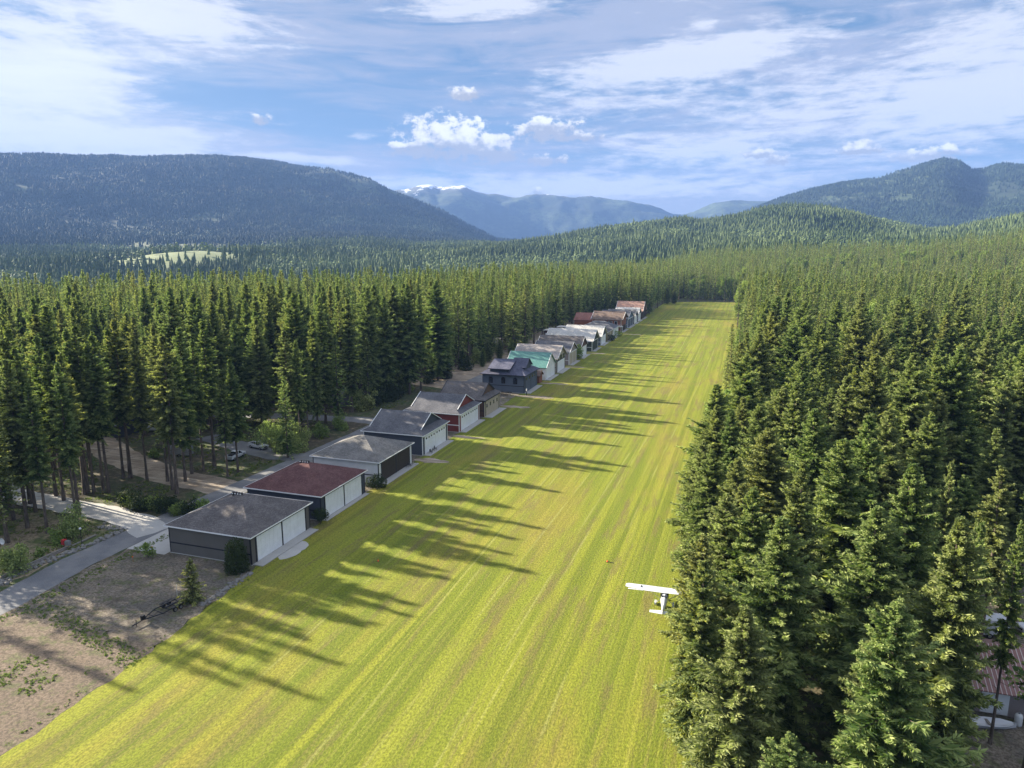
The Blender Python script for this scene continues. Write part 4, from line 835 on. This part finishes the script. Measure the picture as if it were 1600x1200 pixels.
# airplane
def airplane(loc,rz):
    L=thing('airplane','small white high-wing airplane parked on the grass against the trees, tail towards the camera','airplane',loc,rz)
    def ring(y,w_,z0,z1): return [(w_/2*math.cos(a)*(1-.12*math.sin(a)),y,(z0+z1)/2+(z1-z0)/2*math.sin(a)) for a in np.linspace(0,2*PI,13)[:-1]]
    MB().loft([ring(2.35,.34,.95,1.30),ring(2.2,.74,.75,1.45),ring(1.3,1.02,.65,1.62),ring(.8,1.10,.62,2.05),ring(-.2,1.10,.62,2.14),ring(-1.5,.94,.72,2.02),ring(-3.3,.50,1.0,1.62),ring(-5.1,.16,1.22,1.46)]).build('fuselage',mCar,L,smooth=True)
    MB().loft([[(x*.44,1.32,1.55) if k_ in(0,) else (x,y,z) for k_,(x,y,z) in enumerate([( .47,1.28,1.62),(.47,.86,2.02),(-.47,.86,2.02),(-.47,1.28,1.62)])],[(.49,1.22,1.56),(.49,.80,2.0),(-.49,.80,2.0),(-.49,1.22,1.56)]]).build('windshield',mGl,L)
    for s in (-1,1): MB().box(min(s*.54,s*.58),max(s*.54,s*.58),-.9,.75,1.5,1.95).build('side_window',mGl,L)
    MB().box(-.36,.36,-1.55,-1.15,1.72,2.03).build('rear_window',mGl,L)
    for s in (-1,1):
        def af(x,c0,c1,z,t_): return [(x,c0,z),(x,c0-.12*(c0-c1),z+t_*.8),(x,(c0+c1)/2,z+t_),(x,c1,z+.02),(x,(c0+c1)/2,z-t_*.35)]
        m=MB(); m.loft([af(s*.0,.95,-.75,2.16,.15),af(s*2.6,.95,-.75,2.20,.15),af(s*5.2,.82,-.42,2.28,.10),af(s*5.5,.55,-.30,2.29,.04)]); wg=m.build('wing',mCar,L)
        MB().tube((s*.5,.15,.75),(s*2.6,.15,2.18),.045,k=6).build('wing_strut',mCar,L)
        MB().box(min(s*3,s*5.1),max(s*3,s*5.1),-.78,-.50,2.185,2.20).build('aileron',mDirtW,wg); MB().box(min(s*3.2,s*3.4),max(s*3.2,s*3.4),-.1,.35,2.37,2.40).build('wing_marking',mBlk,wg)
        m=MB(); m.loft([af(s*.05,-4.2,-5.25,1.34,.05),af(s*1.75,-4.4,-5.1,1.34,.04)]); m.build('tailplane',mCar,L)
        MB().tube((s*.4,.0,.85),(s*1.15,-.05,.3),.05,k=6).build('landing_leg',mCar,L); 
        MB().tube((s*1.15,-.0,.22),(s*1.33,-.0,.22),.22,k=12).build('wheel',mTyre,L)
        MB().loft([[(s*(1.24)+dx,y,z) for dx,z in ((-.14,.12),(.14,.12),(.14,.42),(-.14,.42))] for y in (-.45,.38)]).build('wheel_fairing',mCar,L)
    MB().prism([(-.04,-4.0,1.4),(-.04,-5.3,1.4),(-.04,-5.45,2.75),(-.04,-4.95,2.75)],[(.04,-4.0,1.4),(.04,-5.3,1.4),(.04,-5.45,2.75),(.04,-4.95,2.75)]).build('fin',mCar,L)
    MB().prism([(-.045,-4.95,1.9),(-.045,-5.37,1.9),(-.045,-5.42,2.2),(-.045,-4.95,2.2)],[(.045,-4.95,1.9),(.045,-5.37,1.9),(.045,-5.42,2.2),(.045,-4.95,2.2)]).build('fin_stripe',mBlk,L)
    MB().tube((0,1.6,.8),(0,1.65,.25),.05,k=6).build('nose_leg',mCar,L); MB().tube((-.07,1.65,.2),(.07,1.65,.2),.2,k=12).build('nose_wheel',mTyre,L)
    MB().box(-.95,.95,2.42,2.46,1.06,1.2).build('propeller',mBlk,L); MB().tube((0,2.35,1.12),(0,2.65,1.12),.15,.03,10).build('spinner',mCar,L)
airplane((-8.4,95.2,.02),R(3))
# boat trailer on the dirt lot
T_=thing('boat_trailer','black empty boat trailer with long drawbar and upright guide pole on the dirt lot','trailer',(-74.3,71.6,.0),R(82)); 
for s in (-1,1):
    MB().tube((3.2,s*1.0,.62),(-1.0,s*1.0,.55),.07,k=4).build('side_rail',mFrame,T_); MB().tube((-1.0,s*1.0,.55),(-3.2,s*.12,.5),.07,k=4).build('side_rail',mFrame,T_)
    MB().box(-.3,2.9,s*.45-.14,s*.45+.14,.82,.95).build('bunk',mBlk,T_)
    MB().box(.2,2.1,s*1.22-.17,s*1.22+.17,.74,.8).build('fender',mBlk,T_)
    for xx in (.7,1.6): wheel(T_,xx,s*1.22,.33,.2)
for xx in (-2.2,-1.1,0,1.1,2.2,3.1): MB().tube((xx,-min(1.,(xx+3.3)*.42+.1),.6),(xx,min(1.,(xx+3.3)*.42+.1),.6),.055,k=4).build('cross_member',mFrame,T_)
MB().tube((-2.9,0,.5),(-5.0,0,.42),.08,k=4).build('drawbar',mFrame,T_); MB().box(-3.6,-3.1,-.18,.18,.5,1.15).build('winch',mBlk,T_); MB().tube((-4.3,.1,0),(-4.3,.1,.9),.05,k=6).build('jack',mFrame,T_)
MB().tube((2.9,1.05,.6),(3.0,1.1,2.6),.03,k=5).build('guide_pole',mDirtW,T_)
# shrubs and small trees
def shrub(name,label,px,py,cs,n=220,leaf=.14,m=None,grp=None,xy=None,cat='shrub',seed=0,sq=1.,hol=.35):
    x,y=xy or at(px,py); me=leafcloud(500+seed+int(px or 0),cs,n,leaf,m,hollow=hol,squash=sq); L=thing(name,label,cat,(x,y,float(terr(x,y))),0,grp); link('foliage',me,L)
    q=MB(); [q.tube((0,0,0),(c_[0]*.8,c_[1]*.8,c_[2]*.9),.05,.015,4) for c_ in cs]; q.build('stem',mBark,L); return L
col_=lambda h,r_:[(0,0,h*(.12+.76*u),r_*(1-.55*max(0,u-.35)**1.5)*.95) for u in (0,.2,.4,.6,.8,1.)]
shrub('cedar_shrub','tall egg-shaped dark green cedar against the front corner of the charcoal hangar',None,None,col_(4.9,1.9),360,.13,mCed,xy=(-73.2,85.2),hol=.75)
shrub('cedar_shrub','wide round dark shrub between the maroon-roofed and white-sided hangars',None,None,[(0,0,1.2,1.4),(1.1,.4,1.1,1.2),(-1.1,-.2,1.2,1.3),(.1,.3,2.0,1.1)],380,.13,mCed,xy=(-71.6,127.0),hol=.7)
shrub('leafy_shrub','dark broad shrub on a bare stem beside the maroon-roofed hangar corner',None,None,[(0,0,2.0,1.2),(.8,.3,1.8,.9),(-.8,0,1.9,.9),(0,0,1.0,.6)],300,.14,mCed,xy=(-71.6,106),hol=.5)
shrub('leafy_shrub','loose shrub at the rear corner of the charcoal hangar beside the road',None,None,[(0,0,1.4,1.1),(.7,.2,1.0,.8),(-.6,.1,1.7,.8),(.1,-.3,2.3,.6)],190,.16,mDec,xy=(-90.4,84.8))
shrub('leafy_shrub','pale rounded bushy tree in front of the grey-roofed hangar with brown gable',None,None,[(0,0,2.4,2.0),(0,0,4.4,1.8),(0,.3,6.0,1.1)],170,.22,mDec,xy=(-69.8,309.8),cat='tree',hol=.6)
shrub('leafy_shrub','round shrub in front of the ochre-yellow hangar',None,None,[(0,0,1.8,2.0),(1.2,.8,1.6,1.6)],130,.22,mCed,xy=(-68,378),hol=.6)
shrub('leafy_shrub','low shrubs at the corner before the log house',None,None,[(0,0,1.6,2.0),(1.,2.8,1.5,1.8)],110,.22,mDec,xy=(-67.6,397),hol=.6)
hed=[]
for i_ in range(11):
    u_=i_/10; hed.append((lambda p:(p[0],p[1]))(at(190+130*u_,795-2+12*u_)))
for i_,(x,y) in enumerate(hed):
    g2=random.Random(i_); h_=1.8+1.6*g2.random(); cs=[(g2.uniform(-.8,.8),g2.uniform(-.8,.8),h_*g2.uniform(.3,.8),g2.uniform(.9,1.5)) for _ in range(5)]
    shrub('leafy_shrub','dark leafy shrub in the hedge between the concrete driveway and the dirt track',None,None,cs,150,.17,mDec if i_%3==1 else mCed,'hedge shrubs beside the driveway',xy=(x,y+g2.uniform(-.6,.6)),seed=i_)
for k_,(px,py,h_,lb) in enumerate([(32,893,5.0,'broad dark green bush at the left frame edge beside the asphalt road'),(112,838,5.4,'bushy dark green spruce behind the red and grey box'),(92,848,3.0,'low spreading bush left of the red and grey box'),(432,708,8.,'large dark bush right of the parked pickups'),(462,702,6.5,'rounded dark bush touching the asphalt road by the side road'),(500,684,4.2,'light green bush right of the side road mouth'),(530,672,4.2,'low green bush below the upper side road'),(240,716,2.5,'pale flowering bush left of the two grey trunks'),(65,868,1.6,'low reddish brown bush beside the big dark bush'),(600,612,5,'bush behind the red hangar roof')]):
    g2=random.Random(k_+50); rr_=h_*.46; cs=[(g2.uniform(-.7,.7)*rr_,g2.uniform(-.7,.7)*rr_,h_*(.15+.7*q/5),rr_*(1-.6*q/6)*g2.uniform(.75,1.05)) for q in range(6)]
    shrub('leafy_shrub',lb,px,py,cs,170,.17,mDec if k_ in(2,5,6,7,8) else mFir,seed=k_)
for k_,(px,py,h_) in enumerate([(575,640,6),(590,634,7),(606,628,6.5),(560,636,5),(620,622,6),(545,628,6.5),(640,612,5),(668,600,5),(700,592,6),(745,568,7),(760,556,7),(728,578,6)]):
    g2=random.Random(k_+90); rr_=h_*.42; cs=[(g2.uniform(-.8,.8)*rr_,g2.uniform(-.8,.8)*rr_,h_*(.15+.7*q/5),rr_*(1-.6*q/6)*g2.uniform(.75,1.05)) for q in range(6)]
    shrub('leafy_shrub','dark bush in the thicket above the upper side road, left of the hangar roofs',px,py,cs,90,.24,mCed if k_%3 else mFir,'thicket bushes above the side road',seed=k_)
# young conifers
for x,y,h_,lb in [(-72.6,75.2,6.6,'young spruce standing beside the boat trailer on the dirt lot'),(-66,643,15,'small pointed conifer at the far end of the runway, left one'),(-60,645,13,'small rounded conifer at the far end of the runway, right one')]:
    if h_<10: cm,info=conifer_mesh(77,6.6,2.3,.25,.30,6,8,2,.045,.05,.4,cone=True); tm=trunk_mesh(77,6.6,info,r0=.09,dead=0); s=1
    else: cm,tm=HI[0]; s=h_/TH
    t_=thing('conifer_tree',lb,'tree',(x,y,0),1.); t_.scale=(s*1.6 if h_>10 else 1,)*2+(s,); link('crown',cm,t_); link('trunk',tm,t_)
yl=[(-104,300,9),(-102,310,8),(-106,290,10),(-99,322,7),(-110,270,9),(-104,278,8),(-112,310,9)]
for x,y,h_ in yl:
    cm,tm=HI[0]; s=h_/TH; t_=thing('young_conifer','young green conifer behind the tan and grey hangar roofs','tree',(x,y,0),x,'young conifers behind the hangar roofs'); t_.scale=(s*1.5,s*1.5,s); link('crown',cm,t_); link('trunk',tm,t_)
# garden lamp, box, dish, posts
L=thing('garden_lamp','slim black lamp post with white globe beside the driveway junction','lamp',(*at(128,851),0)); MB().tube((0,0,0),(0,0,2.7),.05,.04,8).build('pole',mFrame,L); MB().ball((0,0,2.9),.2,.2,.2,12,8).build('globe',mDirtW,L,smooth=True)
L=thing('satellite_dish','white round dish on a short post at the left frame edge','dish',(*at(7,862),0)); MB().tube((0,0,0),(0,0,1.7),.05,k=8).build('post',mGalv,L); MB().loft([[(.15*math.cos(a)*0+r_*math.cos(a),-.15+d_,1.9+r_*math.sin(a)*.9) for a in np.linspace(0,2*PI,17)[:-1]] for r_,d_ in ((.12,.2),(.45,.1),(.62,-.05),(.60,-.07),(.42,.06))]).build('reflector',mDirtW,L)
L=thing('storage_box','red box with a grey lidded box beside it on posts next to the road','box',(*at(104,857),0)); MB().box(-.7,-.05,-.3,.3,.7,1.55).build('red_box',mRed,L); MB().box(.05,.75,-.3,.3,.7,1.45).build('grey_box',mGalv,L); 
for xx in (-.5,.5): MB().box(xx-.06,xx+.06,-.06,.06,0,.7).build('post',mPostW,L)
for px,py in [(208,878),(238,862)]:
    L=thing('wooden_stake','short pale wooden stake in the weeds by the road edge' if px==208 else 'short wooden stake beside the rear corner shrub','stake',(*at(px,py),0)); MB().box(-.05,.05,-.05,.05,0,.95).build('stake_post',mPostW,L); MB().box(-.07,.07,-.07,.07,.8,.97).build('painted_tip',mOrg,L)
for px,py,lb in [(591,877,'small orange marker cone lying on the grass inside the tree shadows'),(949,878,'small orange marker with a dark stick on the sunny grass left of the airplane')]:
    L=thing('runway_marker',lb,'marker',(*at(px,py),.02)); MB().tube((0,0,0),(0,0,.3),.17,.03,10).build('cone',mOrg,L); MB().box(-.2,.2,-.2,.2,0,.03).build('base',mBlk,L)
    if px>900: MB().tube((.1,0,.04),(1.1,-.2,.06),.04,k=5).build('stick',mBlk,L)
L=thing('windsock_post','short post with white top at the near front corner of the blue-grey hangar','post',(-69.2,227.5,0)); MB().tube((0,0,0),(0,0,1.5),.14,k=8).build('post',mBlk,L); MB().tube((0,0,1.5),(0,0,2.3),.2,.16,8).build('white_top',mDirtW,L)
L=thing('picnic_table','dark table with white crossed legs on the grass before the blue-grey hangar','table',(-76.3,225.8,0))
MB().box(-2.4,2.4,-.45,.45,1.0,1.1).build('table_top',mBlk,L)
for s in (-1,1): MB().box(-2.4,2.4,s*1.0-.2,s*1.0+.2,.55,.62).build('bench',mBlk,L)
for xx in (-1.6,1.6):
    for s in (-1,1): MB().tube((xx,-s*1.0,0),(xx,s*.4,1.0),.06,k=4).build('leg',mDirtW,L)
def bicycle(label,x,y,rz,z=.14):
    L=thing('bicycle',label,'bicycle',(x,y,z),rz)
    for xx in (-.52,.52):
        ring=MB(); P=[(xx+.34*math.cos(a),0,.34+.34*math.sin(a)) for a in np.linspace(0,2*PI,15)]; [ring.tube(P[i_],P[i_+1],.022,k=4) for i_ in range(14)]; ring.build('wheel',mTyre,L)
    q=MB(); [q.tube(a,b_,.025,k=4) for a,b_ in (((-.52,0,.34),(-.1,0,.30)),((-.1,0,.30),(-.22,0,.85)),((-.22,0,.80),(.38,0,.82)),((-.1,0,.30),(.38,0,.80)),((.34,0,.95),(.52,0,.34)),((-.52,0,.34),(-.22,0,.80)))]; q.build('frame',mFrame,L)
    MB().box(-.34,-.1,-.07,.07,.86,.92).build('saddle',mBlk,L); MB().tube((.34,-.28,1.0),(.34,.28,1.0),.02,k=4).build('handlebar',mFrame,L)
bicycle('bicycle leaning at the far doors of the white-sided hangar',-71.5,141.2,R(80)); bicycle('second bicycle, nearer the grass, on the white-sided hangar slab',-71.0,143.3,R(60)); bicycle('bicycle on the slab before the near white door of the navy gabled hangar',-71.3,155.1,R(85))
def chair(label,x,y,rz):
    L=thing('patio_chair',label,'chair',(x,y,.14),rz); MB().box(-.27,.27,-.27,.27,.40,.46).build('seat',mBlk,L); MB().box(-.27,.27,.24,.30,.46,1.0).build('backrest',mBlk,L)
    for xx in (-.24,.24):
        for yy in (-.24,.24): MB().box(xx-.025,xx+.025,yy-.025,yy+.025,0,.40).build('leg',mBlk,L)
chair('dark patio chair between the bicycles on the white-sided hangar slab',-71.3,142.2,R(100)); chair('dark patio chair left of the bicycle at the navy gabled hangar',-71.2,153.6,R(80)); chair('dark patio chair right of the bicycle at the navy gabled hangar',-71.4,156.7,R(95))
# workshop surroundings
L=thing('propane_tank','upright white gas tank against the workshop wall at lower right','tank',(30.2,80.7,0)); MB().loft([[(r_*math.cos(a),r_*math.sin(a),z) for a in np.linspace(0,2*PI,15)[:-1]] for r_,z in ((.3,0),(.38,.1),(.38,1.1),(.30,1.28),(.12,1.36))]).build('tank_body',mDirtW,L,smooth=True); MB().tube((0,0,1.36),(0,0,1.5),.12,k=8).build('valve_collar',mGalv,L)
L=thing('small_boat','white open boat hull lying beside the workshop, partly under branches','boat',(27.6,79.6,0),R(12)); MB().loft([[(x,-w_,.55),(x,-w_*.6,.08),(x,0,.0),(x,w_*.6,.08),(x,w_,.55),(x,w_*.85,.5),(x,0,.3),(x,-w_*.85,.5)] for x,w_ in ((-2.,.75),(-.5,.85),(1.,.7),(1.9,.3),(2.3,.04))]).build('hull',mCar,L); MB().box(-.6,-.3,-.7,.7,.42,.47).build('seat',mGrey,L)
L=thing('utility_trailer','white box trailer behind the workshop under the right-hand trees','trailer',(32.5,100.5,0),R(10)); MB().box(-2.3,2.3,-1.1,1.1,.5,2.5).build('box_body',mCar,L); MB().box(-2.36,-2.3,-1,1,.55,2.4).build('rear_door',mDirtW,L); MB().tube((2.3,0,.5),(3.6,0,.5),.06,k=6).build('drawbar',mFrame,L)
for s in (-1,1): wheel(L,0,s*1.12,.34,.2)
L=thing('camper_trailer','pale camper trailer among the trees left of the dirt track','camper',(*at(250,674),0),R(20)); MB().loft([rr_ring(3,2.3,.7,2.2,.3),rr_ring(2.6,2.4,.5,2.9,.3),rr_ring(-2.8,2.4,.5,2.9,.3),rr_ring(-3,2.3,.6,2.7,.3)]).build('body',mCar,L); MB().box(-1.5,.2,-1.23,-1.2,1.5,2.2).build('window',mGl,L)
for s in (-1,1): wheel(L,-.3,s*1.1,.34,.2)
L=thing('utility_trailer','grey box trailer in the trees behind the two grey trunks','trailer',(*at(285,712),0),R(5)); MB().box(-2.4,2.4,-1.1,1.1,.5,2.6).build('box_body',mGalv,L); MB().box(-2.46,-2.4,-1,1,.6,2.4).build('rear_door',mDirtW,L)
for s in (-1,1): wheel(L,0,s*1.12,.34,.2)
for x,y,lb in [(-99,398,'white camper among things behind the light grey hangar roof, right one'),(-101.5,383,'white camper behind the light grey hangar roof, left one')]:
    L=thing('camper_trailer',lb,'camper',(x,y,0),R(80)); MB().loft([rr_ring(3,2.3,.7,2.2,.3),rr_ring(2.6,2.4,.5,2.9,.3),rr_ring(-2.8,2.4,.5,2.9,.3),rr_ring(-3,2.3,.6,2.7,.3)]).build('body',mCar,L); MB().box(-1.5,.2,1.2,1.23,1.5,2.2).build('window',mGl,L)
L=thing('person_marker_flag','thin white flag post at the rear end of the red hangar apron','flag',(-70.2,166.5,0)) if False else None
# ground cover, rocks, brush (uncountable)
mWeed=foliage('weed_leaves',(.075,.12,.03),(.25,.31,.08),(.24,.24,.08),.3)
def clumps(name,label,P,hs,leaf,m,per=14):
    cs=[(x,y,float(h_*.35),float(h_*.6)) for (x,y),h_ in zip(P,hs)]
    g=np.random.default_rng(len(P)); V=[];tn=[]
    for x,y,cz,r_ in cs:
        k=int(per*(.6+g.random()*.8)); d=g.normal(size=(k,3)); d[:,2]=np.abs(d[:,2])*.7; d/=np.linalg.norm(d,axis=1,keepdims=True); Pp=np.array([x,y,.02])+d*r_*(.3+.7*g.random((k,1)))
        a=g.normal(size=(k,3));a/=np.linalg.norm(a,axis=1,keepdims=True);b_=np.cross(a,g.normal(size=(k,3)));b_/=np.linalg.norm(b_,axis=1,keepdims=True); s=leaf*(.5+g.random((k,1)))
        V.append(np.stack([Pp-a*s,Pp+b_*s*.5,Pp+a*s,Pp-b_*s*.5],1).reshape(-1,3)); tn.append(np.repeat(g.random(k),4))
    V=np.concatenate(V);tn=np.concatenate(tn); me=mk_mesh(name,V,np.arange(len(V)).reshape(-1,4),[m]); c=np.zeros((len(V),4),np.float32);c[:,0]=tn;c[:,3]=1; ca=me.color_attributes.new('tone','FLOAT_COLOR','POINT'); ca.data.foreach_set('color',c.ravel())
    o_=link(name,me); tag(o_,label,kind='stuff')
g=np.random.default_rng(5); n=9000; x=g.uniform(-97,-68,n);y=g.uniform(35,95,n)
band=np.exp(-((y-(64+(x+80)*-.28))/1.6)**2)*1.2; ed=np.exp(-((x+94)/1.2)**2)*.8; lowp=np.where(y<58,.35,0)
k=(fbm(x/3,y/3,3)*.5+band+ed+lowp*(fbm(x/6+3,y/6,2)+.3)>.40)&~((x<-70)&(x>-90)&(y>86))&(dseg(x,y,ROAD)>3.4)
k|=(np.abs(x+69.2-(y>72)*-.5)<.5)&(g.random(n)<.25)&(y<84)
clumps('weeds','tufts of green weeds scattered over the dirt lot',list(zip(x[k],y[k])),g.uniform(.15,.45,k.sum()),.085,mWeed,12)
n=5200; x=g.uniform(-175,-103.5,n);y=g.uniform(60,205,n); k=(fbm(x/9,y/9,3)>-.12)
for d_,wd in zip([ROAD]+DRV,(4,4,5.4,4,4,5,4)): k&=dseg(x,y,d_)>wd
x=x[k];y=y[k]; clumps('undergrowth','low leafy undergrowth covering the forest floor on the left',list(zip(x,y)),g.uniform(.3,1.5,len(x)),.14,mWeed,26)
n=2600; y=g.uniform(20,660,n)**1.0; x=g.normal(size=n)*1.6+np.where(y<70,-1.,-2.6); k=(fbm(x/5,y/11,3)>-.15); x=x[k];y=y[k]
clumps('verge_growth','ragged long grass and low brush along the right edge of the runway',list(zip(x,y)),g.uniform(.25,1.2,len(x)),.13,mWeed,14)
n=3000; x=g.uniform(-3,70,n);y=g.uniform(45,140,n); k=(fbm(x/9,y/9,3)>.0)&~((x>22)&(x<58)&(y>75)&(y<115)); x=x[k];y=y[k]
clumps('undergrowth','low leafy undergrowth under the right-hand trees',list(zip(x,y)),g.uniform(.3,1.2,len(x)),.17,mDec,14)
q=MB(); gg=random.Random(9)
rk_=[]
for i_ in range(170): u_=i_/170; rk_.append((-70.6-2.2*u_*0+gg.gauss(0,.35)-.2,74.5+11*u_,gg.uniform(.08,.26)))
for i_ in range(200): u_=i_/200; rk_.append((-104.3-.6*math.sin(u_*5)+gg.gauss(0,.5),70+22*u_,gg.uniform(.12,.36)))
for i_ in range(60): rk_.append((-100.5+gg.gauss(0,1.2)-6,92.6+gg.gauss(0,.5),gg.uniform(.15,.4)))
for x,y,s in rk_: q.ball((x,y,s*.3),s*gg.uniform(.8,1.4),s*gg.uniform(.8,1.3),s*gg.uniform(.6,.9),6,3)
mRock,t,b=mat('rock',rough=.9); o=t.coord(); n_=t.noise(o,1.5,4,.7); t.l.new(t.mix(n_,(.10,.095,.085),(.30,.285,.26)),b.inputs['Base Color'])
tag(q.build('rocks',mRock),'rows of loose rocks edging the road and the grass',kind='stuff')
# retaining edge logs along the road and low kerb
L=thing('timber_edging','long weathered timber edging between the yard shrubs and the rocky road verge','edging',(-105.6,81,0),R(90)); MB().tube((-9,0,.18),(8,0.6,.18),.17,k=7).build('timber',mGrey,L); MB().tube((-9.2,.05,.45),(2,.4,.45),.13,k=7).build('timber',mGrey,L)
# ------------------------------------------------------------------ haze
hz=MB().box(-11300,11300,-11300,11300,-420,1130)
mH=bpy.data.materials.new('haze'); mH.use_nodes=True; t=NT(mH.node_tree); t.n.remove(t.n['Principled BSDF']); pv=t.new('ShaderNodeVolumePrincipled')
pv.inputs['Color'].default_value=(.20,.355,.74,1); pv.inputs['Density'].default_value=8.0e-5; pv.inputs['Anisotropy'].default_value=.0; t.l.new(pv.outputs[0],t.n['Material Output'].inputs['Volume'])
ho=hz.build('haze',mH); tag(ho,kind='stuff')
